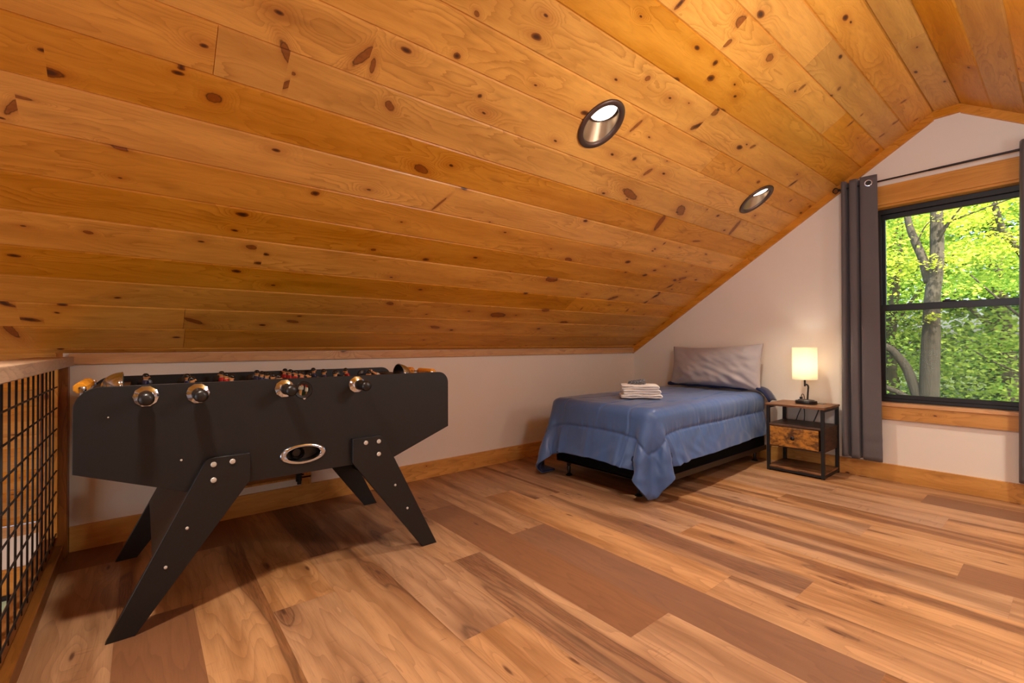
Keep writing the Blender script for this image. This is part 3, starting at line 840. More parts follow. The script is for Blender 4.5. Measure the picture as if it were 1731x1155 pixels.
bm = BM()
for a, b, c, d, s in ((-4.765, -3.945, .192 + .0, .205, 1), (-4.765, -4.70, .141, .93, 2), (-4.012, -3.945, .141, .93, 3), (-4.70, -4.012, .865, .93, 4)):
    fs = box(bm, a, b, -0.022, 0.0, c, d, bev=.001, seg=1, M=DX)
wooduv(bm, 2, 52)
obj('door_casing', bm, M_TRIM, d1)
bm = BM()
box(bm, -4.697, -4.016, -0.016, 0.006, .207, .862, M=DX)
box(bm, -4.697, -4.016, -0.022, -0.016, .207, .275, M=DX); box(bm, -4.697, -4.016, -0.022, -0.016, .795, .862, M=DX)
box(bm, -4.697, -4.63, -0.022, -0.016, .275, .795, M=DX); box(bm, -4.08, -4.016, -0.022, -0.016, .275, .795, M=DX)
wooduv(bm, 0, 53)
obj('door_leaf', bm, M_RAILWOOD, d1)
bm = BM()
box(bm, -4.052, -4.012, -0.034, -0.022, .175, .245, bev=.003, M=DX)
box(bm, -4.046, -4.018, -0.044, -0.034, .155, .178, bev=.003, M=DX)
tube(bm, [DX @ Vector((-4.032, -.046, .16)), DX @ Vector((-4.032, -.046, .235))], .006, 8)
tube(bm, [DX @ Vector((-4.032, -.040, .222)), DX @ Vector((-4.002, -.040, .222))], .006, 8)
obj('latch', bm, M_FRAMEMETAL, d1, smooth=40)

# ---------------------------------------------------------------- window in the gable wall
w1 = empty('window_1', (0.10, -2.965, 0.656)); tag(w1, kind='structure')
W = Matrix.Translation((-0.10, 2.965, -0.656))
bm = BM()


def frame(bm, x0, x1, y0, y1, z0, z1, wl, wr, wb, wt, M, bev=.002):
    box(bm, x0, x1, y0, y1, z0, z0 + wb, bev=bev, seg=1, M=M); box(bm, x0, x1, y0, y1, z1 - wt, z1, bev=bev, seg=1, M=M)
    box(bm, x0, x1, y0, y0 + wr, z0 + wb, z1 - wt, bev=bev, seg=1, M=M); box(bm, x0, x1, y1 - wl, y1, z0 + wb, z1 - wt, bev=bev, seg=1, M=M)


frame(bm, 0.075, 0.155, -3.422, -2.508, 0.657, 2.317, .022, .022, .030, .042, W)
obj('window_frame', bm, M_WINDOW, w1)
bm = BM(); frame(bm, 0.105, 0.135, -3.400, -2.530, 1.440, 2.275, .022, .022, .036, .040, W)
us = obj('upper_sash', bm, M_WINDOW, w1)
bm = BM(); frame(bm, 0.078, 0.104, -3.400, -2.530, 0.687, 1.492, .020, .020, .034, .056, W)
ls = obj('lower_sash', bm, M_WINDOW, w1)
bm = BM(); box(bm, 0.117, 0.121, -3.38, -2.55, 1.474, 2.236, M=W); obj('pane', bm, M_GLASS, us)
bm = BM(); box(bm, 0.089, 0.093, -3.38, -2.549, 0.720, 1.437, M=W); obj('pane', bm, M_GLASS, ls)
bm = BM(); box(bm, 0.1380, 0.1385, -3.40, -2.53, 0.687, 1.46, M=W); obj('insect_screen', bm, M_SCREEN, w1)
bm = BM(); box(bm, 0.060, 0.092, -2.995, -2.915, 1.492, 1.502, bev=.003, M=W); lathe(bm, [(.0, .012), (.016, .010), (.020, 0)], W @ Vector((.078, -2.945, 1.500)), n=16)
obj('sash_lock', bm, M_WINDOW, ls, smooth=40)

# ---------------------------------------------------------------- recessed lights


def make_can():
    root = empty('recessed_light')
    # local frame: origin on the slope plane, world-aligned; slope falls with +y
    ax = Vector((0, 1, -SL)).normalized()      # down the slope
    nn = Vector((0, -SL, -1)).normalized()     # into the room
    ax0 = Vector((1, 0, 0))

    def P(a, rx, rs, h):
        return ax0 * (rx * math.cos(a)) + ax * (rs * math.sin(a)) + nn * h
    n = 48
    bm = BM()
    prof = [(.130, .148, -.002), (.133, .151, .006), (.128, .146, .013), (.108, .124, .013), (.101, .117, .007), (.099, .1165, -.004)]
    rings = [[bm.verts.new(P(2 * math.pi * k / n, a, b, h)) for k in range(n)] for a, b, h in prof]
    for A, B in zip(rings[:-1], rings[1:]):
        for k in range(n): bm.faces.new((A[k], A[(k + 1) % n], B[(k + 1) % n], B[k]))
    bmesh.ops.recalc_face_normals(bm, faces=bm.faces[:])
    obj('trim_ring', bm, M_BRONZE, root, smooth=60)
    # can wall, cut by the slope below, closed by a lens tilted half way toward the slope
    bm = BM()
    ta = math.radians(15)
    lu = Vector((0, math.cos(ta), -math.sin(ta))); ln = Vector((0, -math.sin(ta), -math.cos(ta)))
    lc = Vector((0, -.022, .062))

    def Q(a, r, h): return lc + ax0 * (r * math.cos(a)) + lu * (r * math.sin(a)) + ln * h
    A = [bm.verts.new(P(2 * math.pi * k / n, .099, .1165, -.004)) for k in range(n)]
    B = [bm.verts.new(Q(2 * math.pi * k / n, .086, -.002)) for k in range(n)]
    for k in range(n): bm.faces.new((A[k], B[k], B[(k + 1) % n], A[(k + 1) % n]))
    A2 = [bm.verts.new(P(2 * math.pi * k / n, .106, .124, -.006)) for k in range(n)]
    B2 = [bm.verts.new(Q(2 * math.pi * k / n, .098, -.03)) for k in range(n)]
    for k in range(n):
        bm.faces.new((A2[(k + 1) % n], B2[(k + 1) % n], B2[k], A2[k]))
    bm.faces.new(B2)
    obj('reflector', bm, plain('satin_reflector', (150, 124, 96), 0.35, 0.6, var=0.03), root, smooth=60)
    bm = BM()
    lathe(bm, [(0, .004), (.068, .004), (.074, -.002), (.074, -.012), (0, -.012)], lc, ln, n=40)
    obj('lens', bm, M_LENS, root, smooth=40)
    bm = BM()
    lathe(bm, [(.075, .001), (.080, .003), (.0865, -.001), (.0865, -.008), (.075, -.008)], lc, ln, n=40)
    obj('lens_rim', bm, M_BRONZE, root, smooth=40)
    return root


can = make_can()
CANS = [(-2.936, -1.936), (-0.929, -1.915)]
CANLAB = ['bronze-rimmed recessed ceiling light in the pine slope farther from the window, larger in view', 'bronze-rimmed recessed ceiling light in the pine slope near the curtained window, smaller in view']


def copy_tree(o, parent=None):
    c = o.copy(); COL.objects.link(c); c.parent = parent
    for ch in list(o.children): copy_tree(ch, c)
    return c


CANW = 13.0
# cut the ceiling open where the lights sit: a boolean on the ceiling mesh
cutb = BM()
for i, (x, y) in enumerate(CANS):
    o = can if i == 0 else copy_tree(can)
    o.location = (x, y, Z0 - SL * y)
    tag(o, CANLAB[i], 'ceiling light', 'recessed lights in the sloped ceiling')
    lathe(cutb, [(0, -.15), (.104, -.15), (.104, .16), (0, .16)], (x, y, Z0 - SL * y), n=40, sy=1.0)
    l = light('recessed_lamp_light', 'AREA', (x, y - .022, Z0 - SL * y + .056), CANW, WARM, shape='DISK', size=0.12, spread=math.radians(84))
    l.visible_camera = True
for x, y in ((-4.94, -1.93), (-4.9, -4.0), (-2.93, -4.0), (-0.93, -4.0)):
    light('opposite_recessed_lamp_light', 'AREA', (x, y, zc(y) - .06), CANW, WARM, shape='DISK', size=0.15, spread=math.radians(100))
me = bpy.data.meshes.new('cutter'); cutb.to_mesh(me); cutb.free()
cut = bpy.data.objects.new('cutter', me); COL.objects.link(cut)
md = ceil.modifiers.new('holes', 'BOOLEAN'); md.operation = 'DIFFERENCE'; md.object = cut; md.solver = 'FAST'
dg = bpy.context.evaluated_depsgraph_get()
nm = bpy.data.meshes.new_from_object(ceil.evaluated_get(dg))
ceil.modifiers.clear(); ceil.data = nm
bpy.data.objects.remove(cut)

# ---------------------------------------------------------------- railing
rl = empty('loft_railing', (-5.28, 0, 0))
tag(rl, 'wooden loft railing with black wire mesh, running from the low white wall', 'railing')
T = Matrix.Translation((5.28, 0, 0))


def part(name, mat, parent, fn, smooth=None, uv=None):
    bm = BM(); fn(bm)
    if uv is not None: wooduv(bm, *uv)
    return obj(name, bm, mat, parent, smooth)


part('post', M_RAILWOOD, rl, lambda b: box(b, -5.345, -5.236, -0.095, -0.001, 0, 1.048, bev=.003, seg=1, M=T), uv=(2, 61))
part('cap_rail', M_CAP, rl, lambda b: box(b, -5.372, -5.219, -5.0, -0.002, 1.050, 1.100, bev=.004, seg=2, M=T), uv=(1, 62))
part('curb', M_RAILWOOD, rl, lambda b: box(b, -5.36, -5.250, -5.0, -0.095, 0, 0.075, bev=.004, seg=1, M=T), uv=(1, 66))
part('bottom_rail', M_RAILWOOD, rl, lambda b: box(b, -5.335, -5.285, -5.0, -0.095, 0.075, 0.125, bev=.003, seg=1, M=T), uv=(1, 64))
part('mesh_stop', M_TRIM, rl, lambda b: box(b, -5.325, -5.272, -0.118, -0.095, 0.125, 1.048, bev=.002, seg=1, M=T), uv=(2, 65))


def meshfn(b):
    x = -5.285
    k = 0
    y = -0.165
    while y > -5.0:
        tube(b, [T @ Vector((x, y, .10)), T @ Vector((x, y, 1.05))], .0040, 6)
        y -= .1155
    z = .148
    while z < 1.04:
        tube(b, [T @ Vector((x + .008, -.10, z)), T @ Vector((x + .008, -5.0, z))], .0040, 6)
        z += .1130


part('wire_mesh', M_FRAMEMETAL, rl, meshfn, smooth=180)

# black wall sconce glimpsed beyond the railing
sc = empty('wall_sconce', (-6.02, 2.13, -0.27))
tag(sc, 'small black lamp on the pine slope of the great room, behind the wire mesh', 'wall lamp')
part('lamp_head', M_PLASTIC, sc, lambda b: lathe(b, [(0, -.10), (.05, -.09), (.065, -.02), (.06, .06), (.03, .08), (0, .08)], n=20), smooth=50)
part('bracket', M_PLASTIC, sc, lambda b: tube(b, [(0, 0, .06), (0, -.02, .14)], .018, 10), smooth=50)

# ---------------------------------------------------------------- foosball table
ft = empty('foosball_table', (-4.30, -0.763, 0.0))
tag(ft, 'long black foosball table with splayed legs against the low white wall', 'foosball table')
F = Matrix.Translation((4.30, 0.763, 0.0))
CX = -4.30


def mir(pts): return [(2 * CX - x, z) for x, z in pts][::-1]


def shift(pts): return [(x - CX, z) for x, z in pts]


pan = [(-5.124, .997), (-5.124, .668), (-4.762, .530), (-3.838, .530), (-3.476, .668), (-3.476, .997)]
pan = roundpts(pan, [.085, 0, 0, 0, 0, .065], 10)
yn0, yn1 = -1.190 + .763, -1.166 + .763
yf0, yf1 = -.360 + .763, -.336 + .763


def sidepanel(y0, y1, hole):
    b = BM()
    fs = prism(b, shift(pan), 1, y0, y1, bev=.0012)
    b.normal_update()
    # raw board shows along the top edge, laminate elsewhere
    for f in fs:
        f.material_index = 1 if abs(f.normal.y) < .5 else 0
    return b


npan = obj('side_panel', sidepanel(yn0, yn1, 1), [M_BLACK, M_BLACKEDGE], ft)
fpan = obj('side_panel', sidepanel(yf0, yf1, 0), [M_BLACK, M_BLACKEDGE], ft)
# holes cut in the near panel: ball entry and ball return
cb = BM()
lathe(cb, [(0, -.05), (.031, -.05), (.031, .05), (0, .05)], (.0, yn0, .938), (0, 1, 0), n=28)
lathe(cb, [(0, -.05), (.086, -.05), (.086, .05), (0, .05)], (.0, yn0, .625), (0, 1, 0), n=40, sy=.40)
me = bpy.data.meshes.new('c'); cb.to_mesh(me); cb.free()
cut = bpy.data.objects.new('c', me); COL.objects.link(cut); cut.location = ft.location
md = npan.modifiers.new('h', 'BOOLEAN'); md.operation = 'DIFFERENCE'; md.object = cut; md.solver = 'EXACT'
bpy.context.view_layer.update()
dg = bpy.context.evaluated_depsgraph_get()
nm = bpy.data.meshes.new_from_object(npan.evaluated_get(dg))
npan.modifiers.clear(); npan.data = nm
bpy.data.objects.remove(cut)

part('end_panel', M_BLACK, ft, lambda b: box(b, -.795, -.772, yn1, yf0, .672, .965))
part('end_panel', M_BLACK, ft, lambda b: box(b, .772, .795, yn1, yf0, .672, .965))
part('end_deck', M_BROWNIN, ft, lambda b: (box(b, -.772, -.665, yn1, yf0, .945, .966), box(b, -.690, -.668, yn1, yf0, .80, .945)))
part('end_deck', M_BLACK, ft, lambda b: (box(b, .665, .772, yn1, yf0, .945, .966), box(b, .668, .690, yn1, yf0, .80, .945)))
part('playfield', M_GREEN, ft, lambda b: box(b, -.668, .668, yn1, yf0, .835, .850))
part('cabinet_bottom', M_BLACK, ft, lambda b: prism(b, [(-.78, .69), (-.46, .565), (.46, .565), (.78, .69), (.78, .672), (.46, .548), (-.46, .548), (-.78, .672)], 1, yn1, yf0))

legp = [(-4.706, .667), (-4.706, .655), (-4.722, .615), (-5.028, 0.0), (-4.938, 0.0), (-4.534, .545), (-4.534, .667)]
legp = roundpts([(-4.700, .668), (-5.028, 0.0), (-4.938, 0.0), (-4.534, .545), (-4.534, .668)], [.035, 0, 0, .004, .004], 6)
# a shallow inward kink of the outer edge at the cabinet bottom
for side in (0, 1):
    for (y0, y1) in ((yn0 - .026, yn0), (yf1, yf1 + .026)):
        P = legp if side == 0 else mir(legp)
        b = BM(); fs = prism(b, shift(P), 1, y0, y1, bev=.0015); b.normal_update()
        for f in fs: f.material_index = 1 if abs(f.normal.y) < .5 else 0
        lg = obj('leg', b, [M_BLACK, M_LEGEDGE], ft)
        if y0 < yn0:
            sgn = 1 if side == 0 else -1
            for (sx, sz, r) in ((-.375, .639, .0115), (-.304, .641, .0115), (-.375, .571, .0115), (-.469, .386, .0065), (-.541, .243, .0065)):
                b = BM()
                lathe(b, [(r, 0), (r, .003), (r * .8, .0055), (0, .006)], (sx * sgn, y0, sz), (0, -1, 0), n=18)
                lathe(b, [(r * .45, .0058), (r * .40, .0075), (0, .0075)], (sx * sgn, y0, sz), (0, -1, 0), n=6)
                obj('screw', b, M_SCREW, lg, smooth=40)
    # stretcher board between the near and the far leg
    pts = [(-4.735, .555), (-4.860, .295), (-4.795, .225), (-4.770, .240), (-4.715, .33), (-4.712, .555)]
    pts = [(-4.760, .545), (-4.885, .290), (-4.862, .278), (-4.735, .545)]
    if side: pts = mir(pts)
    part('leg_brace', M_BLACK, ft, lambda b: prism(b, shift(pts), 1, yn0, yf1))

# small screws on the cabinet
for (x, z, r) in ((-4.788, .671, .0045), (-5.022, .876, .0028), (-4.296, .897, .0065)):
    part('screw', M_SCREW, ft, lambda b: lathe(b, [(r, 0), (r * .9, .003), (0, .0035)], (x - CX, yn0, z), (0, -1, 0), n=12), smooth=40)
# ball entry cup
part('ball_entry', M_PLASTIC, ft, lambda b: (lathe(b, [(.030, .03), (.028, -.002), (.040, -.004), (.043, 0), (.043, .002)], (0, yn0, .938), (0, 1, 0), n=32)), smooth=50)
# ball return: oval bezel with black cup behind
part('ball_return_bezel', M_CHROME, ft, lambda b: lathe(b, [(.081, .010), (.078, -.004), (.081, -.008), (.100, -.008), (.106, -.004), (.107, .0)], (0, yn0, .625), (0, 1, 0), n=48, sx=1.0, sy=.455), smooth=60)


def retcup(b):
    lathe(b, [(.087, .0), (.084, .05), (.0, .056)], (0, yn0, .625), (0, 1, 0), n=40, sy=.42)
    lathe(b, [(.026, .02), (.028, .016), (.031, .02), (.031, .056)], (-.020, yn0, .625), (0, 1, 0), n=28)
    lathe(b, [(.0, .040), (.020, .042), (.024, .050)], (-.020, yn0, .625), (0, 1, 0), n=24)


part('ball_return_cup', M_PLASTIC, ft, retcup, smooth=50)

# chrome goal hoods and rings of score beads at both ends
for sgn in (-1, 1):
    def hood(b, sgn=sgn):
        # quarter dome open toward the pitch
        n, m = 20, 10
        x0 = sgn * .690
        R1, H = .085, .085
        grid = []
        for i in range(m + 1):
            a = math.pi / 2 * i / m
            row = []
            for k in range(n + 1):
                p = math.pi * k / n
                rr = math.cos(a)
                row.append(b.verts.new((x0 + sgn * math.sin(a) * .075, math.cos(p) * R1 * rr - .03, .966 + math.sin(p) * H * rr * .80)))
            grid.append(row)
        for i in range(m):
            for k in range(n):
                try: b.faces.new((grid[i][k], grid[i][k + 1], grid[i + 1][k + 1], grid[i + 1][k]))
                except ValueError: pass
        bmesh.ops.remove_doubles(b, verts=b.verts[:], dist=1e-5)
        tube(b, [(x0, math.cos(math.pi * k / n) * R1 - .03, .966 + math.sin(math.pi * k / n) * H * .80) for k in range(n + 1)], .004, 8)
    h = part('goal_hood', M_CHROME, ft, hood, smooth=60)
    md = h.modifiers.new('s', 'SOLIDIFY'); md.thickness = .002
    xb = sgn * .816
    part('score_rod', M_CHROME, ft, lambda b: tube(b, [(xb, yn0 + .16, .985), (xb, yf1 - .18, .985)], .004, 8), smooth=60)
    for yb_ in (yn0 + .158, yf1 - .178):
        part('score_bracket', M_CHROME, ft, lambda b: box(b, min(sgn * .795, xb), max(sgn * .795, xb), yb_ - .004, yb_ + .004, .955, .992, bev=.002), smooth=40)
    bead = None
    for k in range(10):
        y = yn0 + .18 + k * .027 + (.10 if k > 6 else 0)
        if bead is None:
            b = BM(); lathe(b, [(.006, -.011), (.019, -.011), (.024, -.005), (.024, .005), (.019, .011), (.006, .011)], (0, 0, 0), (0, 1, 0), n=8, phase=.39)
            bead = obj('score_bead', b, M_ORANGE, ft); bb = bead
        else:
            bb = bead.copy(); COL.objects.link(bb); bb.parent = ft
        bb.location = (xb, y, .985)

# rods with players
RODS = [(-4.906, 'b', 'n', [-.45], 6), (-4.730, 'b', 'n', [-.643, -.930], -4), (-4.560, 'r', 'f', [-.47, -.660, -.860], 3), (-4.386, 'b', 'n', [-.475, -.625, -.762, -.905, -1.035], 10),
        (-4.210, 'r', 'f', [-.385, -.521, -.661, -.800, -.94], -5), (-4.035, 'b', 'n', [-.415, -.633, -.850], -3), (-3.860, 'r', 'f', [-.55, -.95], 20), (-3.690, 'r', 'f', [-.70], -118)]


def player_bm(kit):
    b = BM()
    # mats: 0 skin 1 hair 2 shirt 3 white
    lathe(b, [(0, .058), (.008, .056), (.0125, .050), (.0135, .042), (.011, .033), (.007, .028), (.007, .022)], n=14, mat=0, sy=1.05)
    lathe(b, [(0, .062), (.009, .060), (.0145, .053), (.0150, .046), (.0145, .042)], (-.002, 0, 0), n=14, mat=1)
    tube(b, [(.0125, 0, .043), (.018, 0, .040)], [.0035, .002], 6, mat=0)                      # nose
    lathe(b, [(.008, .027), (.017, .024), (.021, .012), (.020, 0), (.018, -.016), (.017, -.022)], n=14, mat=2, sx=.75, sy=1.15)
    tube(b, [(.0, 0, .0255), (.0, 0, .0285)], .0105, 12, mat=3)                                 # collar
    for s in (-1, 1):
        tube(b, [(0, s * .021, .018), (.001, s * .026, .004), (.002, s * .025, -.016)], [.0065, .006, .0045], 8, mat=2)
        tube(b, [(.002, s * .025, -.016), (.003, s * .024, -.024)], [.0045, .0045], 8, mat=0)
        tube(b, [(0, s * .008, -.040), (.001, s * .0075, -.062), (.001, s * .0075, -.078)], [.008, .0065, .006], 8, mat=0)
    lathe(b, [(.017, -.020), (.019, -.032), (.018, -.044), (.0, -.044)], n=14, mat=3, sx=.75, sy=1.1)
    box(b, -.009, .013, -.0145, .0145, -.092, -.076, bev=.003, mat=1)
    return b


pm = {}
for kk, kit in (('b', M_BLUEKIT), ('r', M_REDKIT)):
    b = player_bm(kit)
    me = bpy.data.meshes.new('player'); b.normal_update(); b.to_mesh(me); b.free()
    for m in (M_SKIN, M_HAIR, kit, M_WHITEKIT): me.materials.append(m)
    me.polygons.foreach_set('use_smooth', [True] * len(me.polygons)); me.set_sharp_from_angle(angle=math.radians(50))
    pm[kk] = me
ZR_ = .951
hm = None
for (x, kit, side, ys, tilt) in RODS:
    b = BM()
    ya, yb = (yn0 - .07, yf0 - .01) if side == 'n' else (yn1 + .01, yf1 + .07)
    tube(b, [(0, ya, 0), (0, yb, 0)], .0078, 12)
    rod = obj('rod', b, M_CHROME, ft, smooth=60)
    rod.location = (x - CX, 0, ZR_)
    for y in ys:
        p = bpy.data.objects.new('player', pm[kit]); COL.objects.link(p); p.parent = rod
        p.location = (0, y + .763, 0)
        p.rotation_euler = (0, math.radians(tilt), 0 if kit == 'b' else math.pi)
        if kit == 'b': p['label'] = 'toy player in navy shirt'
        else: p['label'] = 'toy player in red shirt'
    # handle
    s = -1 if side == 'n' else 1
    y0 = yn0 if side == 'n' else yf1
    b = BM()
    lathe(b, [(.0085, .026), (.0190, .028), (.0265, .042), (.0255, .070), (.0215, .098), (.0255, .122), (.0265, .134), (.0220, .145), (.012, .150), (.0, .151)], (0, y0, 0), (0, s, 0), n=24)
    obj('handle', b, M_RUBBER, rod, smooth=60)
    b = BM()
    lathe(b, [(.0430, .0), (.0430, .003), (.036, .006), (.022, .010), (.015, .018), (.009, .022)], (0, y0, 0), (0, s, 0), n=10 if side == 'n' else 16)
    obj('bearing_plate', b, M_CHROME, rod, smooth=20)
    # bearing rings on the inner faces
    for yy_, sg_ in ((yf0, -1), (yn1, 1)):
        b = BM()
        lathe(b, [(.034, .0), (.034, .004), (.026, .008), (.015, .010), (.009, .012)], (0, yy_, 0), (0, sg_, 0), n=20)
        obj('bearing', b, M_PLASTIC, rod, smooth=50)

# ---------------------------------------------------------------- bed
BX0, BX1, BY0, BY1 = -2.000, -0.055, -1.620, -0.580
bf = empty('bed_frame', ((BX0 + BX1) / 2, -1.1, 0))
tag(bf, 'low black metal bed frame on glide legs under the black box spring', 'bed frame')
T = Matrix.Translation(-bf.location)


M_ANGLE = plain('brown_steel_angle', (58, 46, 36), 0.5, 0.4)
for y0, y1, q in ((-1.622, -1.618, .035), (-.584, -.580, -.035)):
    part('side_rail', M_ANGLE, bf, lambda b: prism(b, [(y0, .105), (y0, .150), (y1, .150), (y1, .109), (y1 + q, .109), (y1 + q, .105)] if q > 0 else [(y1, .105), (y1, .150), (y0, .150), (y0, .109), (y0 + q, .109), (y0 + q, .105)], 0, BX0 + .04 - bf.location.x, BX1 - bf.location.x) and [setattr(v, 'co', v.co - Vector((0, bf.location.y, 0))) for v in b.verts])
for x in (BX0 + .06, BX1 - .16, (BX0 + BX1) / 2):
    part('cross_rail', M_ANGLE, bf, lambda b: box(b, x, x + .035, BY0, BY1, .100, .104, M=T))
for (x, y) in ((-1.962, -.735), (-.169, -1.560), (-1.962, -1.47), (-.169, -.70)):
    def leg(b):
        lathe(b, [(.0, .0), (.030, .0), (.031, .006), (.020, .012), (.012, .020), (.013, .030), (.017, .075), (.013, .085), (.018, .092), (.018, .104), (0, .104)], T @ Vector((x, y, 0)), n=20)
    part('glide_leg', M_PLASTIC, bf, leg, smooth=50)
bm = BM(); box(bm, BX0 + .015, BX1, BY0 + .01, BY1 - .01, .125, .330, bev=.025, seg=3)
o = obj('box_spring', bm, M_BOXCOVER, smooth=50); tag(o, 'black covered box spring between the metal frame and the blue comforter', 'box spring')
bm = BM(); box(bm, BX0, BX1, BY0, BY1, .330, .648, bev=.045, seg=4)
o = obj('mattress', bm, M_MATTRESS, smooth=50); tag(o, 'single mattress under the blue comforter, resting on the box spring', 'mattress')


# comforter: a cloth let fall over the mattress
def drape():
    dx = 0.0275
    xs = np.arange(-0.13, -2.395, -dx)
    ys = np.arange(-0.245, -1.985, -dx)
    nx, ny = len(xs), len(ys)
    P = np.zeros((nx, ny, 3))
    P[..., 0] = xs[:, None]; P[..., 1] = ys[None, :]
    P[..., 2] = 0.700
    rng = np.random.RandomState(4)
    P[..., 2] += rng.rand(nx, ny) * 0.004
    P[..., 0] += (rng.rand(nx, ny) - .5) * .002
    V = np.zeros_like(P)
    lo = np.array([BX0 + .05, BY0 + .05, .10]); hi = np.array([BX1 - .0, BY1 - .05, .648 - .05])
    rad = .05 + .014
    dt = 1 / 60.
    g = np.array([0, 0, -9.8])

    def con(A, B, L, k):
        d = B - A
        l = np.sqrt((d ** 2).sum(-1, keepdims=True)) + 1e-9
        c = d * ((l - L) / l * 0.5 * k)
        A += c; B -= c
    s2 = dx * math.sqrt(2)
    for it in range(330):
        V *= 0.975
        V += g * dt
        Q = P + V * dt
        for _ in range(20):
            for (a0, st) in ((0, 2), (1, 2)):
                A = Q[a0:-1:2]; B = Q[a0 + 1::2][:len(A)]; con(A, B, dx, 1.0)
                A = Q[:, a0:-1:2]; B = Q[:, a0 + 1::2][:, :A.shape[1]]; con(A, B, dx, 1.0)
            for a0 in (0, 1):
                A = Q[a0:-1:2, :-1]; n = A.shape[0]
                con(Q[a0:-1:2, :-1], Q[a0 + 1::2, 1:][:n], s2, 0.35)
                con(Q[a0:-1:2, 1:], Q[a0 + 1::2, :-1][:n], s2, 0.35)
            for st in (3,):
                for a0 in range(st):
                    con(Q[:-st][a0::2 * st], Q[st:][a0::2 * st], st * dx, 0.22)
                    con(Q[:, :-st][:, a0::2 * st], Q[:, st:][:, a0::2 * st], st * dx, 0.22)
            # rounded box of the mattress and spring
            C = np.clip(Q, lo, hi)
            D = Q - C
            dd = np.sqrt((D ** 2).sum(-1))
            ins = dd < 1e-6
            hit = (dd < rad) & ~ins
            nrm = D / (dd[..., None] + 1e-9)
            Q[hit] = (C + nrm * rad)[hit]
            Q[ins, 2] = hi[2] + rad
            # friction
            fr = hit
            Q[fr] = P[fr] + (Q[fr] - P[fr]) * np.array([.35, .35, 1.0])
            fl = Q[..., 2] < .012
            Q[fl, 2] = .012
            Q[..., 0] = np.minimum(Q[..., 0], -.035)
            Q[..., 1] = np.minimum(Q[..., 1], -.035)
        V = (Q - P) / dt
        P = Q
    return P, xs, ys


P, xs, ys = drape()


def blur(A, n):
    for _ in range(n):
        B = np.pad(A, ((1, 1), (1, 1), (0, 0)), mode='edge')
        A = .5 * A + .125 * (B[:-2, 1:-1] + B[2:, 1:-1] + B[1:-1, :-2] + B[1:-1, 2:])
    return A


P = P + (blur(P, 3) - P) * np.clip((.63 - P[..., 2:3]) / .05, 0, 1)


def upsample(P, f):
    """catmull-rom refinement along both grid axes"""
    def one(A):
        A = np.concatenate([2 * A[:1] - A[1:2], A, 2 * A[-1:] - A[-2:-1]], 0)
        out = []
        for k in range(f):
            t = k / f
            p0, p1, p2, p3 = A[:-3], A[1:-2], A[2:-1], A[3:]
            out.append(0.5 * ((2 * p1) + (-p0 + p2) * t + (2 * p0 - 5 * p1 + 4 * p2 - p3) * t * t + (-p0 + 3 * p1 - 3 * p2 + p3) * t ** 3))
        O = np.stack(out, 1).reshape((-1,) + A.shape[1:])
        return np.concatenate([O, A[-2:-1]], 0)
    return one(one(P).swapaxes(0, 1)).swapaxes(0, 1)


UPF = 4
G = upsample(P, UPF)
nx, ny = G.shape[:2]
S_ = np.linspace(xs[0], xs[-1], nx)[:, None] * np.ones((1, ny))
T_ = np.linspace(ys[0], ys[-1], ny)[None, :] * np.ones((nx, 1))
dU = np.gradient(G, axis=0); dV = np.gradient(G, axis=1)
Nn = np.cross(dV, dU); Nn /= np.linalg.norm(Nn, axis=-1, keepdims=True) + 1e-9
if Nn[nx // 3, ny // 2, 2] < 0: Nn = -Nn
Nn = blur(Nn, 14)
Nn /= np.linalg.norm(Nn, axis=-1, keepdims=True) + 1e-3
# distance to the hem on the three hanging sides
ea, eb = S_ - xs[-1], np.minimum(T_ - ys[-1], ys[0] - T_)
eh = -np.log(np.exp(-ea * 45) + np.exp(-eb * 45)) / 45
cornerfade = np.clip(np.abs(ea - eb) / .07, 0, 1)
alongx = (np.minimum(T_ - ys[-1], ys[0] - T_) < (S_ - xs[-1]))
al = np.where(alongx, S_, T_)
STI = 0.235
ds = np.abs(eh - STI)
rs = np.random.RandomState(11)


def fnoise(a, freq, seed):
    r = np.random.RandomState(seed); tab = r.rand(4096)
    q = a * freq + 1000.; i = np.floor(q).astype(int); f_ = q - i; f_ = f_ * f_ * (3 - 2 * f_)
    return tab[i % 4096] * (1 - f_) + tab[(i + 1) % 4096] * f_ - .5


wr = (fnoise(al, 26, 1) + .6 * fnoise(al, 55, 2)) * np.exp(-ds / .07) * .010
wr += (fnoise(al + .35 * fnoise(eh, 6, 8), 13, 3)) * np.clip(1 - (eh - .02) / .42, 0, 1) * .008
wr *= cornerfade
hemp = np.clip(np.sin(np.pi * np.clip(eh / STI, 0, 1)), 0, 1) ** .5 * .010
puff = np.clip(1 - np.exp(-ds / .045), 0, 1) * .011
groove = np.exp(-(ds / .011) ** 2) * -.006
top = np.clip((eh - STI) / .15, 0, 1)
soft = np.zeros_like(eh)
for sx_, sy_, am, sd in ((5, 4, .010, 5), (11, 9, .006, 6)):
    soft += (fnoise(S_ + .3 * fnoise(T_, 3, sd + 20), sx_, sd) * fnoise(T_ + .2 * fnoise(S_, 4, sd + 9), sy_, sd + 1)) * am * 4
# long quilted seams on the top, curved like the photograph's


def seamline(y0, amp, ph):
    yy = y0 + amp * np.sin((S_ + ph) * 5.2)
    d = np.abs(T_ - yy)
    return -np.exp(-(d / .008) ** 2) * .006 + (1 - np.exp(-d / .03)) * .003


soft += (seamline(-1.12, .05, .3) + seamline(-.80, .05, 1.2) + seamline(-1.42, .05, 2.0)) * top
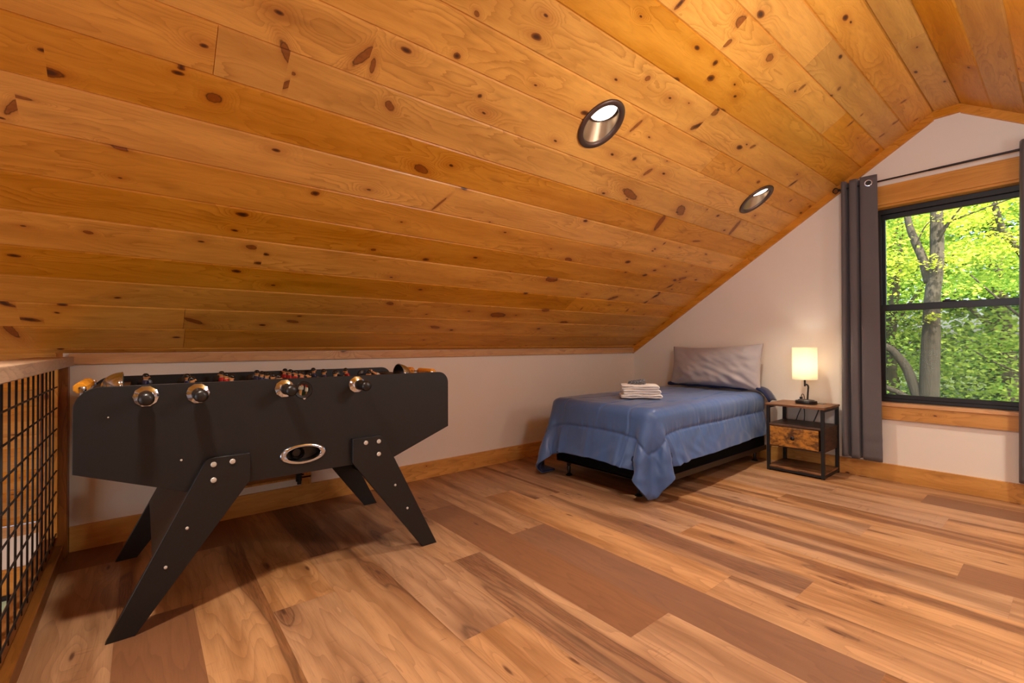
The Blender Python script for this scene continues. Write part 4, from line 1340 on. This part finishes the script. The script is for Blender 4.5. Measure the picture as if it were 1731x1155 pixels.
# the filled comforter stands off a little more the further it hangs
drop = np.clip(.66 - G[..., 2], 0, .6)
off = np.stack([np.minimum(G[..., 0] - BX0, 0), np.where(G[..., 1] < BY0, G[..., 1] - BY0, np.where(G[..., 1] > BY1, G[..., 1] - BY1, 0)), np.zeros_like(drop)], -1)
off /= np.linalg.norm(off, axis=-1, keepdims=True) + 1e-4
amt = .075 * (drop / .38) ** 1.4 * np.clip((S_ + .0 + 0) / -1.2, .35, 1)
nearcorner = (np.clip(1 - ea / .52, 0, 1) * np.clip(1 - (T_ - ys[-1]) / .52, 0, 1)) ** .5
amt *= 1 - .95 * np.clip(nearcorner * 1.6, 0, 1)
G = G + off * amt[..., None]
Gd = G + Nn * (wr + puff + groove + soft)[..., None]
# keep above the mattress
bm = BM()
vv = [[bm.verts.new(Gd[i, j]) for j in range(ny)] for i in range(nx)]
for i in range(nx - 1):
    for j in range(ny - 1):
        bm.faces.new((vv[i][j], vv[i + 1][j], vv[i + 1][j + 1], vv[i][j + 1]))
bm.normal_update()
cz = [f for f in bm.faces if f.calc_center_median().z > .65]
if cz and sum(f.normal.z for f in cz) < 0:
    bmesh.ops.reverse_faces(bm, faces=bm.faces[:])
com = obj('comforter', bm, [M_BLUE, M_NAVY], smooth=180)
md = com.modifiers.new('thick', 'SOLIDIFY'); md.thickness = .016; md.offset = -1; md.material_offset = 1; md.material_offset_rim = 0
tag(com, 'blue satin comforter draped over the single bed, its corner hanging to the floor', 'comforter')

# folded-back navy lining at the head of the bed
bm = BM()
pth = []
for k in range(41):
    t_ = k / 40
    y = -.62 - t_ * 1.10
    z = .705 if y > -1.60 else .705 - ((-1.60 - y) / .12) ** 2 * .12
    pth.append((y, z))
rw = []
for (y, z) in pth:
    row = []
    for m_ in range(9):
        a = -math.pi / 2 + math.pi * m_ / 8
        row.append(bm.verts.new((-.175 - math.cos(a) * .030 + .004 * math.sin(y * 40), y, z + .012 + math.sin(a) * .016 + .004 * math.sin(y * 23))))
    for m_ in range(3):
        row.append(bm.verts.new((-.175 + .05 * (m_ + 1) * .8, y, z + .026 - .006 * m_)))
    rw.append(row)
for A, B in zip(rw[:-1], rw[1:]):
    for k in range(len(A) - 1): bm.faces.new((A[k], A[k + 1], B[k + 1], B[k]))
hd = obj('turned_back_edge', bm, M_NAVY, com, smooth=180)
hd['label'] = 'navy lining turned up at the head end'
md = hd.modifiers.new('thick', 'SOLIDIFY'); md.thickness = .008

# pillow
bm = BM()
NU, NV = 84, 46
Wd, Ht, Th = .985, .455, .155
rows = {}
for s in (1, -1):
    for i in range(NU + 1):
        for j in range(NV + 1):
            u = -1 + 2 * i / NU; v = -1 + 2 * j / NV
            if s == -1 and (i in (0, NU) or j in (0, NV)):
                rows[(s, i, j)] = rows[(1, i, j)]; continue
            e = max(0., (1 - abs(u) ** 2.6)) ** .55 * max(0., (1 - abs(v) ** 2.4)) ** .55
            nz = mnoise.noise(Vector((u * 2.2, v * 1.6, 3.3 * s))) * .022 + mnoise.noise(Vector((u * 6 + v * 3, v * 3.0 - u, 7 * s))) * .012
            # creases fan out of the lower corners
            cr = .006 * math.sin(14 * math.atan2(v + 1.15, u + 1.2)) * max(0, 1 - math.hypot(u + 1, v + 1)) + .007 * math.sin(15 * math.atan2(v + 1.1, 1.1 - u)) * max(0, 1.2 - math.hypot(u - 1, v + 1))
            x = u * Wd / 2 * (1 - .035 * (1 - v * v)) 
            z = v * Ht / 2 * (1 - .07 * (1 - u * u) + (.03 * u)) - .012 * (1 - (u + .3) ** 2) * (v > 0) * v
            d = s * (Th / 2 * e * (1.15 - .25 * v)) + (nz + cr) * min(1, e * 1.6)
            rows[(s, i, j)] = bm.verts.new((x, d, z))
for s in (1, -1):
    for i in range(NU):
        for j in range(NV):
            q = [rows[(s, i, j)], rows[(s, i + 1, j)], rows[(s, i + 1, j + 1)], rows[(s, i, j + 1)]]
            try: bm.faces.new(q if s == -1 else q[::-1])
            except ValueError: pass
pl_ = obj('pillow', bm, M_PILLOW, smooth=180)
# local x -> world -y ; local y(thickness) -> world x ; leaning against the wall
lean = math.radians(9)
pl_.matrix_world = Matrix.Translation((-.165, -1.145, .925)) @ Matrix.Rotation(lean, 4, 'Y') @ Matrix(((0, 1, 0, 0), (-1, 0, 0, 0), (0, 0, 1, 0), (0, 0, 0, 1))).to_4x4()
tag(pl_, 'large grey satin pillow standing at the bed head against the wall', 'pillow')

# towels: three folded white towels, a patterned cloth on top
tdir = math.atan2(-.264, .237)
ROT = tdir + math.pi / 2


def towel(name, w, d, h, loc, rz, seed, layers=2):
    b = BM()
    R_ = random.Random(seed)
    n = layers
    lh = h / n
    # serpentine profile: layers joined by folds at alternate ends, extruded across
    prof = []
    seg = 26
    for k in range(n):
        z = lh * (k + .5)
        xs_ = [-w / 2 + lh / 2 + (w - lh) * i / seg for i in range(seg + 1)]
        if k % 2: xs_ = xs_[::-1]
        for x in xs_:
            prof.append((x, z + .0022 * math.sin(x * 31 + k * 2 + seed)))
        if k < n - 1:
            s = 1 if k % 2 == 0 else -1
            for a in (-50, -25, 0, 25, 50):
                prof.append((s * (w / 2 - lh / 2) + s * math.cos(math.radians(a)) * lh * .55, lh * (k + 1) + math.sin(math.radians(a)) * lh * .5))
    rr = lh * .5
    # sweep a rounded ribbon: across d with round edges
    m = 14
    rows = []
    N = len(prof)
    for i, (x, z) in enumerate(prof):
        a = Vector(prof[max(i - 1, 0)]); c = Vector(prof[min(i + 1, N - 1)])
        tn = (c - a).normalized(); nn = Vector((-tn.y, tn.x))
        row = []
        sc_ = 1.0 if 0 < i < N - 1 else .6
        for (yy, hh) in [(-d / 2 + .004, -.55), (-d / 2, 0), (-d / 2 + .004, .55), (-d / 2 + .014, .96)] + [(-d / 2 + d * q / 8, .98) for q in range(1, 8)] + [(d / 2 - .014, .96), (d / 2 - .004, .55), (d / 2, 0), (d / 2 - .004, -.55), (d / 2 - .014, -.96)] + [(d / 2 - d * q / 8, -.98) for q in range(1, 8)] + [(-d / 2 + .014, -.96)]:
            o_ = nn * hh * rr * sc_
            jit = .0016 * mnoise.noise(Vector((x * 30, yy * 30, z * 40 + seed)))
            row.append(b.verts.new((x + o_.x + jit, yy + .004 * math.sin(x * 18 + seed) + jit, z + o_.y + jit)))
        rows.append(row)
    for A, B in zip(rows[:-1], rows[1:]):
        for k in range(len(A)): b.faces.new((A[k], A[(k + 1) % len(A)], B[(k + 1) % len(A)], B[k]))
    b.faces.new(rows[0][::-1]); b.faces.new(rows[-1])
    bmesh.ops.recalc_face_normals(b, faces=b.faces[:])
    o = obj(name, b, M_TOWEL, smooth=70)
    o.location = loc; o.rotation_euler = (0, 0, rz)
    return o


tc0 = Vector((-1.475, -1.135, .690))
TL = ['thick white folded towel at the bottom of the stack on the blue bed', 'white folded towel in the middle of the stack on the blue bed', 'thin white folded towel topping the stack, directly under the patterned cloth']
o = towel('bath_towel', .350, .235, .034, tc0, tdir, 1, 2); tag(o, TL[0], 'towel', 'white towels stacked on the bed')
o = towel('bath_towel', .320, .225, .040, tc0 + Vector((0, 0, .0355)), tdir + .03, 2, 2); tag(o, TL[1], 'towel', 'white towels stacked on the bed')
o = towel('hand_towel', .318, .215, .036, tc0 + Vector((-.004, .004, .077)), tdir - .02, 3, 2); tag(o, TL[2], 'towel', 'white towels stacked on the bed')
# patterned cloth, rolled in a flat loop
t = NT('grey_patterned_cloth')
tc = t.n('ShaderNodeTexCoord').outputs['Object']
ch = t.n('ShaderNodeTexChecker', {'Vector': tc, 'Scale': 90.0, 'Color1': hexlin(40, 42, 50), 'Color2': hexlin(176, 178, 184)})
nz_ = t.noise(tc, 60.0, 3, 0.6)
t.set(color=t.mix(t.smooth(nz_, .35, .65), ch.outputs[0], hexlin(96, 98, 106)), rough=0.9)
M_PATT = t.m
b = BM()
path = []
for k in range(36):
    a = 2 * math.pi * k / 36
    path.append((math.cos(a) * .076, math.sin(a) * .038, .028 + .009 * math.cos(a)))
for (p, q) in zip(path, path[1:] + path[:1]):
    A = [b.verts.new((p[0], p[1], p[2] - .018)), b.verts.new((p[0] * .93, p[1] * .88, p[2] + .006)), b.verts.new((p[0] * .82, p[1] * .74, p[2] - .014))]
    B = [b.verts.new((q[0], q[1], q[2] - .018)), b.verts.new((q[0] * .93, q[1] * .88, q[2] + .006)), b.verts.new((q[0] * .82, q[1] * .74, q[2] - .014))]
    for k in range(2): b.faces.new((A[k], B[k], B[k + 1], A[k + 1]))
for i in range(12):
    x = -.075 + i * .0125
    v1 = [b.verts.new((x, -.036, .004 + .002 * math.sin(i * 2))), b.verts.new((x + .0125, -.036, .004 + .002 * math.sin(i * 2 + 2))), b.verts.new((x + .0145, .030, .006)), b.verts.new((x + .002, .030, .006))]
    b.faces.new(v1)
bmesh.ops.remove_doubles(b, verts=b.verts[:], dist=1e-4)
cl = obj('washcloth', b, M_PATT, smooth=180)
md = cl.modifiers.new('t', 'SOLIDIFY'); md.thickness = .005
cl.location = tc0 + Vector((.01, .035, .1155)); cl.rotation_euler = (0, 0, tdir - .25)
tag(cl, 'small grey patterned cloth curled on top of the white towels', 'cloth')

# ---------------------------------------------------------------- nightstand
NX0, NX1, NY0, NY1, NZ = -.425, -.030, -2.235, -1.775, .612
ns = empty('nightstand', ((NX0 + NX1) / 2, (NY0 + NY1) / 2, 0))
tag(ns, 'rustic brown nightstand with black metal legs beside the bed', 'nightstand')
T = Matrix.Translation(-ns.location)
lw_ = .026
for (x, y) in ((NX0, NY0), (NX0, NY1 - lw_), (NX1 - lw_, NY0), (NX1 - lw_, NY1 - lw_)):
    part('leg', M_FRAMEMETAL, ns, lambda b: box(b, x, x + lw_, y, y + lw_, 0, NZ - .018, bev=.002, seg=1, M=T))
part('tabletop', M_RUSTIC, ns, lambda b: box(b, NX0 - .008, NX1 + .004, NY0 - .006, NY1 + .006, NZ - .018, NZ, bev=.0015, seg=1, M=T))


for (a_, b_, c_, d_, e_) in ((NX0 + lw_, NX1 - lw_, NY0, NY0 + lw_, NZ - .040), (NX0 + lw_, NX1 - lw_, NY1 - lw_, NY1, NZ - .040), (NX0, NX0 + lw_ * .8, NY0 + lw_, NY1 - lw_, .012), (NX1 - lw_, NX1, NY0 + lw_, NY1 - lw_, .012),
                          (NX0 + lw_, NX1 - lw_, NY0, NY0 + lw_, .012), (NX0 + lw_, NX1 - lw_, NY1 - lw_, NY1, .012)):
    part('frame_rail', M_FRAMEMETAL, ns, lambda b: box(b, a_, b_, c_, d_, e_, e_ + .020, M=T))
part('middle_shelf', M_RUSTICDARK, ns, lambda b: box(b, NX0 + .004, NX1 - .004, NY0 + .004 + lw_ * 0, NY1 - .004, .414, .430, bev=.001, seg=1, M=T))
part('drawer_housing', M_RUSTICDARK, ns, lambda b: (box(b, NX0 + .010, NX1 - .01, NY0 + lw_ * .2, NY0 + lw_ * .2 + .018, .225, .414, M=T), box(b, NX0 + .010, NX1 - .01, NY1 - lw_ * .2 - .018, NY1 - lw_ * .2, .225, .414, M=T), box(b, NX1 - .03, NX1 - .01, NY0 + .02, NY1 - .02, .225, .414, M=T), box(b, NX0 + .012, NX1 - .01, NY0 + .02, NY1 - .02, .225, .235, M=T)))
dr = part('drawer', M_DRAWER, ns, lambda b: (box(b, NX0 - .002, NX0 + .014, NY0 + .042, NY1 - .030, .236, .408, bev=.002, seg=1, M=T), box(b, NX0 + .014, NX1 - .06, NY0 + .05, NY1 - .04, .240, .400, M=T)))
part('knob', M_PLASTIC, dr, lambda b: lathe(b, [(.005, 0), (.006, .010), (.015, .014), (.0180, .020), (.015, .026), (0, .029)], T @ Vector((NX0 - .002, -2.000, .320)), (-1, 0, 0), n=20), smooth=60)
part('bottom_shelf', M_RUSTIC, ns, lambda b: box(b, NX0 + .002, NX1 - .004, NY0 + .004, NY1 - .004, .032, .047, bev=.001, seg=1, M=T))
part('outlet_strip', M_PLASTIC, ns, lambda b: box(b, NX1 - .105, NX1 - .045, NY0 + .085, NY0 + .225, NZ - .002, NZ + .003, bev=.001, seg=1, M=T))

# table lamp
LX, LY = -.215, -2.035
lp = empty('table_lamp', (LX, LY, NZ + .0005))
tag(lp, 'small table lamp with lit cream shade and black bent stem on the nightstand', 'lamp')
part('base', M_PLASTIC, lp, lambda b: lathe(b, [(0, 0), (.084, 0), (.087, .004), (.087, .026), (.083, .030), (.070, .031), (.064, .037), (.040, .040), (0, .041)], n=40, sy=1.0, sx=.82), smooth=40)
part('socket', M_FRAMEMETAL, lp, lambda b: tube(b, [(0, .010, .158), (0, .010, .235)], .0078, 12), smooth=50)
part('stem', M_FRAMEMETAL, lp, lambda b: (tube(b, [(.0, -.010, .040), (.0, -.014, .10), (0, -.018, .150), (0, -.016, .165), (0, -.008, .174), (0, .004, .176)], .0075, 12),), smooth=50)
SZ0, SZ1, SR = .222, .512, .0985
part('lamp_shade', M_SHADE, lp, lambda b: lathe(b, [(SR, SZ0), (SR, SZ0 + .05), (SR, SZ0 + .15), (SR, SZ1), (SR - .003, SZ1), (SR - .003, SZ0 + .15), (SR - .003, SZ0), (SR, SZ0)], (0, .010, 0), n=48), smooth=60)
part('bulb', M_BULB, lp, lambda b: lathe(b, [(0, .240), (.014, .243), (.014, .290), (.026, .315), (.028, .335), (.020, .350), (0, .358)], (0, .010, 0), n=20), smooth=60)
part('shade_spider', M_FRAMEMETAL, lp, lambda b: (tube(b, [(-SR + .003, .010, SZ0 + .012), (SR - .003, .010, SZ0 + .012)], .0016, 6), tube(b, [(0, .010 - SR + .003, SZ0 + .012), (0, .010 + SR - .003, SZ0 + .012)], .0016, 6), tube(b, [(0, .01, .225), (0, .01, .250)], .011, 12)))
light('table_lamp_light', 'POINT', (LX, LY + .010, NZ + .375), 2.4, (1.0, 0.94, 0.84), shadow_soft_size=0.03)

# plug and cables
cb_ = empty('charging_cable', (-.13, -1.965, NZ))
tag(cb_, 'short black charging cable with plug standing behind the lamp base', 'cable')
part('plug', M_PLASTIC, cb_, lambda b: box(b, -.010, .010, -.011, .011, .0, .052, bev=.004))
part('cord', M_PLASTIC, cb_, lambda b: tube(b, [(0, 0, .050), (-.002, -.004, .070), (0, -.012, .080), (.004, -.020, .074), (.014, -.022, .05), (.03, -.018, .012), (.045, -.010, .004)], .0032, 8), smooth=60)
pc = empty('power_cord', (-.05, -1.95, .43))
tag(pc, 'thin black power cords hanging in loops at the back of the nightstand', 'cord')


def cords(b, which):
    o_ = pc.location
    cnt = [0]

    def t_(pts, r=.0042):
        cnt[0] += 1
        if cnt[0] != which: return
        # smooth path
        P_ = [Vector(p) - o_ for p in pts]
        out = []
        for i in range(len(P_) - 1):
            p0, p1, p2, p3 = P_[max(i - 1, 0)], P_[i], P_[i + 1], P_[min(i + 2, len(P_) - 1)]
            for k in range(6):
                t = k / 6
                out.append(0.5 * ((2 * p1) + (-p0 + p2) * t + (2 * p0 - 5 * p1 + 4 * p2 - p3) * t * t + (-p0 + 3 * p1 - 3 * p2 + p3) * t ** 3))
        out.append(P_[-1])
        tube(b, out, r, 8)
    t_([(-.085, -1.905, .436), (-.080, -1.925, .50), (-.075, -1.950, .565), (-.075, -1.952, .592)])
    t_([(-.075, -1.955, .592), (-.072, -1.968, .55), (-.072, -1.972, .49), (-.075, -1.970, .436)])
    t_([(-.080, -2.050, .436), (-.070, -2.075, .51), (-.065, -2.100, .590)], .0055)
    t_([(-.020, -1.86, .225), (-.022, -1.865, .18), (-.022, -1.90, .158), (-.022, -1.95, .165), (-.022, -2.0, .175), (-.022, -2.10, .19), (-.022, -2.13, .225)], .0035)
    t_([(-.020, -1.89, .17), (-.022, -1.98, .150), (-.022, -2.06, .168)], .003)


for w_ in (1, 2, 3, 4, 5): part('cord', M_PLASTIC, pc, lambda b: cords(b, w_), smooth=60)

# ---------------------------------------------------------------- curtains
CRX, CRZ = -.088, 2.527
cr = empty('curtain_rod', (CRX, YC, CRZ))
tag(cr, 'thin black curtain rod with round cage finials above the window', 'curtain rod')
part('rod', M_ROD, cr, lambda b: (tube(b, [(0, -.70, 0), (0, .10, 0)], .0085, 12), tube(b, [(0, .10, 0), (0, .70, 0)], .0070, 12)), smooth=60)


def finial(b, s):
    c = Vector((0, s * .722, 0))
    tube(b, [c + Vector((0, -s * .03, 0)), c + Vector((0, -s * .018, 0))], .011, 12)
    for k in range(9):
        a0 = 2 * math.pi * k / 9
        tube(b, [c + Vector((math.cos(a0 + t * 1.2) * .027 * math.sin(math.pi * t), s * (-.026 + .052 * t), math.sin(a0 + t * 1.2) * .027 * math.sin(math.pi * t))) for t in [i / 10 for i in range(11)]], .0022, 6)


part('finial', M_ROD, cr, lambda b: finial(b, 1), smooth=60)
part('finial', M_ROD, cr, lambda b: finial(b, -1), smooth=60)
for y in (.685, -.685):
    part('bracket', M_ROD, cr, lambda b: (tube(b, [(0, y, -.012), (.084, y, -.012)], .005, 8), box(b, .080, .088, y - .012, y + .012, -.045, .02, bev=.002)), smooth=50)


# pleat profile: fraction of the width, stand-off toward the room
PROF = [(0, .00), (.05, .035), (.13, .038), (.17, .00), (.14, -.035), (.20, -.038), (.25, .0), (.27, .036), (.38, .042), (.46, .030), (.46, -.02), (.50, -.036), (.54, -.01), (.55, .030), (.62, .040), (.80, .034), (.93, .030), (1.0, .022)]


def curtain(y_a, y_b, label, folds, ztop, zbot, seed, grom):
    """pleated panel hanging between y_a and y_b (y_a nearer the wall corner)"""
    ctr = (y_a + y_b) / 2
    c = empty('curtain', (CRX, ctr, zbot))
    tag(c, label, 'curtain', 'grommet curtains at the window')
    b = BM()
    nu, nv = 150, 70
    g = []
    for j in range(nv + 1):
        t = j / nv
        z = ztop + (zbot - ztop) * t
        row = []
        for i in range(nu + 1):
            s = i / nu
            spread = 1 + .06 * t
            tt = s * (len(PROF) - 1); k0 = min(int(tt), len(PROF) - 2); f_ = tt - k0
            p0, p1, p2, p3 = PROF[max(k0 - 1, 0)], PROF[k0], PROF[k0 + 1], PROF[min(k0 + 2, len(PROF) - 1)]
            cr_ = [0.5 * ((2 * p1[q]) + (-p0[q] + p2[q]) * f_ + (2 * p0[q] - 5 * p1[q] + 4 * p2[q] - p3[q]) * f_ ** 2 + (-p0[q] + 3 * p1[q] - 3 * p2[q] + p3[q]) * f_ ** 3) for q in (0, 1)]
            dxw = -cr_[1] * (1 - .15 * t) + .004 * math.sin(4 * t + s * 9 + seed) * t
            yy = ((y_a - ctr) + (y_b - y_a) * cr_[0]) * (1 + folds * t)
            ph = s * 12
            crease = .0035 * math.sin(z * 55 + 3 * math.sin(s * 9)) * math.exp(-((t - .93) / .05) ** 2) + .003 * mnoise.noise(Vector((s * 8, z * 6, seed)))
            zz = z - zbot
            if j == nv: zz += .004 * math.sin(ph)
            if t > .93: dxw *= 1 - .15 * (t - .93) / .07
            row.append(b.verts.new((dxw + crease, yy, zz)))
        g.append(row)
    for j in range(nv):
        for i in range(nu):
            b.faces.new((g[j][i], g[j + 1][i], g[j + 1][i + 1], g[j][i + 1]))
    o = obj('panel', b, M_CURTAIN, c, smooth=180)
    md = o.modifiers.new('t', 'SOLIDIFY'); md.thickness = .003
    # stitched hem band near the bottom and heading band at the top
    b = BM()
    for zz, off in ((ztop - .115 - zbot, .0026), (.105, .0026)):
        j = min(nv, int(round((ztop - zbot - zz) / (ztop - zbot) * nv)))
        pass
    b.free()
    for (gy, gx, az) in grom:
        b = BM()
        n = Vector((math.cos(az), math.sin(az), 0))
        p = Vector((gx, gy - ctr, CRZ - zbot - .004))
        lathe(b, [(.020, -.004), (.019, 0), (.020, .005), (.026, .006), (.030, .003), (.030, -.003), (.026, -.005), (.020, -.004)], p, n, n=28)
        obj('grommet', b, M_CHROME, c, smooth=60)
        b = BM()
        lathe(b, [(0, .0028), (.021, .0028), (.021, -.001), (0, -.001)], p, n, n=24)
        h = obj('grommet_opening', b, M_PLASTIC, c, smooth=60)
    return c


curtain(-2.284, -2.548, 'charcoal curtain bunched beside the nightstand', .10, 2.585, .165, 1, [(-2.490, -.036, math.pi + .25)])
curtain(-3.350, -3.63, 'charcoal curtain bunched beyond the window, cut by the picture edge', .20, 2.585, .165, 4, [(-3.40, -.036, math.pi)])

# ---------------------------------------------------------------- outside
bm = BM()
gn = 24
gv = [[bm.verts.new((1.0 + 70 * i / gn, -35 + 70 * j / gn, -3.2 + .9 * mnoise.noise(Vector((i * .4, j * .4, 1))) + max(0, (i - 4)) * .16)) for j in range(gn + 1)] for i in range(gn + 1)]
for i in range(gn):
    for j in range(gn): bm.faces.new((gv[i][j], gv[i + 1][j], gv[i + 1][j + 1], gv[i][j + 1]))
o = obj('ground', bm, M_GROUND, smooth=180); tag(o, kind='structure')


def leaves(centers, n, size, seed, parent, mat, spread):
    """leaf blades strewn through sprays around branch points"""
    rg = np.random.RandomState(seed)
    c = np.array(centers)
    idx = rg.randint(0, len(c), n)
    # flat layered sprays
    off = rg.normal(size=(n, 3)) * np.array(spread)
    P_ = c[idx] + off
    ax = rg.normal(size=(n, 3)); ax[:, 2] *= .35
    ax /= np.linalg.norm(ax, axis=1, keepdims=True)
    up = np.tile(np.array([0, 0, 1.]), (n, 1)) + rg.normal(size=(n, 3)) * .55
    side = np.cross(ax, up); side /= np.linalg.norm(side, axis=1, keepdims=True)
    s = size * (.6 + .8 * rg.rand(n))[:, None]
    v = np.empty((n, 4, 3))
    v[:, 0] = P_; v[:, 1] = P_ + ax * s * .5 + side * s * .38; v[:, 2] = P_ + ax * s; v[:, 3] = P_ + ax * s * .5 - side * s * .38
    me = bpy.data.meshes.new('foliage')
    me.vertices.add(n * 4); me.vertices.foreach_set('co', v.reshape(-1))
    me.loops.add(n * 4); me.loops.foreach_set('vertex_index', np.arange(n * 4, dtype=np.int32))
    me.polygons.add(n); me.polygons.foreach_set('loop_start', np.arange(0, n * 4, 4, dtype=np.int32))
    me.update(calc_edges=True); me.validate()
    ca = me.color_attributes.new('rnd', 'FLOAT_COLOR', 'POINT')
    r_ = np.repeat(rg.rand(n), 4)
    ca.data.foreach_set('color', np.stack([r_, r_, r_, np.ones_like(r_)], 1).reshape(-1))
    me.materials.append(mat)
    o = bpy.data.objects.new('foliage', me); COL.objects.link(o); o.parent = parent
    return o


def limb(b, pts, r0, r1):
    P_ = [Vector(p) for p in pts]
    out = []
    for i in range(len(P_) - 1):
        p0, p1, p2, p3 = P_[max(i - 1, 0)], P_[i], P_[i + 1], P_[min(i + 2, len(P_) - 1)]
        for k in range(5):
            t = k / 5
            out.append(0.5 * ((2 * p1) + (-p0 + p2) * t + (2 * p0 - 5 * p1 + 4 * p2 - p3) * t * t + (-p0 + 3 * p1 - 3 * p2 + p3) * t ** 3))
    out.append(P_[-1])
    n = len(out)
    rr = [r0 + (r1 - r0) * i / (n - 1) for i in range(n)]
    rr = [r * (1 + .10 * mnoise.noise(out[i] * 2.3)) for i, r in enumerate(rr)]
    tube(b, out, rr, 14)
    return out


def tree(loc, label, limbs, leafsets, group=None, cat='tree'):
    tr = empty('tree', loc)
    tag(tr, label, cat, group)
    b = BM()
    o_ = Vector(loc)
    for pts, r0, r1 in limbs:
        limb(b, [Vector(p) - o_ for p in pts], r0, r1)
    obj('trunk', b, M_BARK, tr, smooth=180)
    for (centers, n, size, seed, mat, spread) in leafsets:
        leaves([tuple(Vector(c) - o_) for c in centers], n, size, seed, tr, mat, spread)
    return tr


rg = random.Random(5)


def cloud(x0, x1, y0, y1, z0, z1, n):
    return [(rg.uniform(x0, x1), rg.uniform(y0, y1), rg.uniform(z0, z1)) for _ in range(n)]


tree((5.05, -2.02, -3.1), 'forked grey trunk closest to the window, with sparse young leaves',
     [([(5.05, -1.98, -3.3), (5.05, -2.03, -1.0), (5.0, -2.075, .35), (5.0, -2.11, 1.3), (5.0, -2.13, 1.9), (5.0, -2.19, 2.5), (5.02, -2.195, 3.3), (5.1, -2.22, 4.6), (5.2, -2.3, 6.5)], .150, .060),
      ([(5.0, -2.10, 2.15), (5.0, -2.02, 2.55), (5.0, -1.93, 2.85), (5.0, -1.84, 3.25), (4.95, -1.86, 3.8), (4.9, -1.9, 5.2)], .070, .035),
      ([(5.0, -2.00, .10), (5.0, -1.93, .30), (5.0, -1.80, .75), (4.95, -1.62, 1.05), (4.9, -1.45, 1.20), (4.9, -1.3, 1.7)], .085, .045),
      ([(5.0, -2.05, .0), (4.95, -1.80, .28), (4.9, -1.4, .48), (4.8, -.9, .7)], .055, .03),
      ([(4.95, -2.20, 2.85), (4.9, -2.35, 3.05), (4.8, -2.7, 3.15), (4.7, -3.3, 3.3)], .022, .006),
      ([(4.95, -2.20, 2.75), (4.7, -2.5, 3.2), (4.5, -3.0, 3.6)], .018, .005),
      ([(4.9, -1.95, 2.75), (4.8, -2.1, 3.05), (4.7, -2.3, 3.15)], .012, .005),
      ([(4.95, -2.25, 1.9), (4.9, -2.35, 1.97)], .014, .007)],
     [(cloud(4.2, 5.4, -2.7, -1.3, 2.0, 4.2, 26) + cloud(4.0, 5.2, -3.6, -2.5, 2.9, 3.8, 16), 1500, .060, 2, M_LEAF_Y, (.14, .16, .05)),
      ([(4.8, -2.12, 1.55), (4.8, -2.16, 1.60), (4.8, -2.07, 2.40), (4.8, -2.2, 2.38), (4.8, -2.25, 2.5)], 150, .05, 3, M_LEAF_Y, (.03, .10, .04))])
tree((8.2, -4.1, -3.0), 'slim leaning tree further off, its bare limb slanting behind the upper sash',
     [([(8.2, -4.1, -3.1), (8.1, -3.7, 0.2), (8.0, -3.35, 1.9), (8.0, -2.95, 2.9), (8.0, -2.7, 3.4), (8.0, -2.5, 4.6)], .12, .04),
      ([(8.0, -3.3, 1.3), (7.8, -2.9, 1.7), (7.6, -2.3, 2.5)], .035, .012), ([(8.0, -3.45, .7), (7.9, -2.9, .62), (7.8, -2.2, 1.1)], .03, .01),
      ([(8.0, -3.0, 2.8), (7.9, -3.2, 3.6), (7.8, -3.5, 5)], .04, .02)],
     [(cloud(7.2, 9.0, -4.4, -.4, -.8, 5.8, 90), 9500, .075, 12, M_LEAF_G, (.30, .34, .10)), (cloud(7.0, 8.6, -3.8, -.6, 2.6, 6.0, 40), 5200, .070, 13, M_LEAF_Y, (.30, .34, .09))])
tree((10.5, -.6, -2.8), 'leafy tree filling the pane corner beside the charcoal curtain',
     [([(10.5, -.6, -3), (10.4, -.5, 1), (10.4, -.7, 4), (10.5, -.5, 8)], .16, .06), ([(10.4, -.5, 1.5), (10.2, -1.2, 2.6), (10.0, -1.9, 3.4)], .05, .015)],
     [(cloud(9.2, 11.6, -3.2, 1.6, -2.2, 7.4, 110), 13000, .095, 22, M_LEAF_G, (.42, .42, .12)), (cloud(9.0, 10.5, -2.6, 1.0, 2.8, 6.5, 30), 4000, .090, 23, M_LEAF_Y, (.4, .4, .1))])
tree((13.5, -2.6, -2.4), 'broad green tree standing behind the forked trunk',
     [([(13.5, -2.6, -3), (13.4, -2.4, 1), (13.5, -2.2, 4), (13.6, -2.3, 9)], .22, .08), ([(13.4, -2.4, 1.2), (13.0, -1.4, 2.6), (12.8, -.4, 4)], .07, .02)],
     [(cloud(12.0, 15.0, -6.0, 2.6, -2.4, 9.5, 170), 19000, .125, 32, M_LEAF_G, (.55, .6, .15)), (cloud(11.8, 13.5, -4.8, 1.4, 3.0, 8.0, 40), 4600, .115, 33, M_LEAF_Y, (.5, .5, .1))])
tree((18.5, 1.0, -1.8), 'tall dense tree deep in the woods, darker green',
     [([(18.5, 1.0, -3), (18.4, 1.1, 3), (18.6, .9, 11)], .25, .09)],
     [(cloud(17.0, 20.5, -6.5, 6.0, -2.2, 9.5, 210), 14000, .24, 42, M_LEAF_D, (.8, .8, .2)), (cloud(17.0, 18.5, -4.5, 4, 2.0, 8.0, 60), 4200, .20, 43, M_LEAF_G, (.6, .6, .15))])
tree((24.0, -1.5, -1.2), 'distant woodland tree closing the view through the panes',
     [([(24, -1.5, -3), (24.1, -1.3, 4), (24, -1.2, 14)], .3, .1)],
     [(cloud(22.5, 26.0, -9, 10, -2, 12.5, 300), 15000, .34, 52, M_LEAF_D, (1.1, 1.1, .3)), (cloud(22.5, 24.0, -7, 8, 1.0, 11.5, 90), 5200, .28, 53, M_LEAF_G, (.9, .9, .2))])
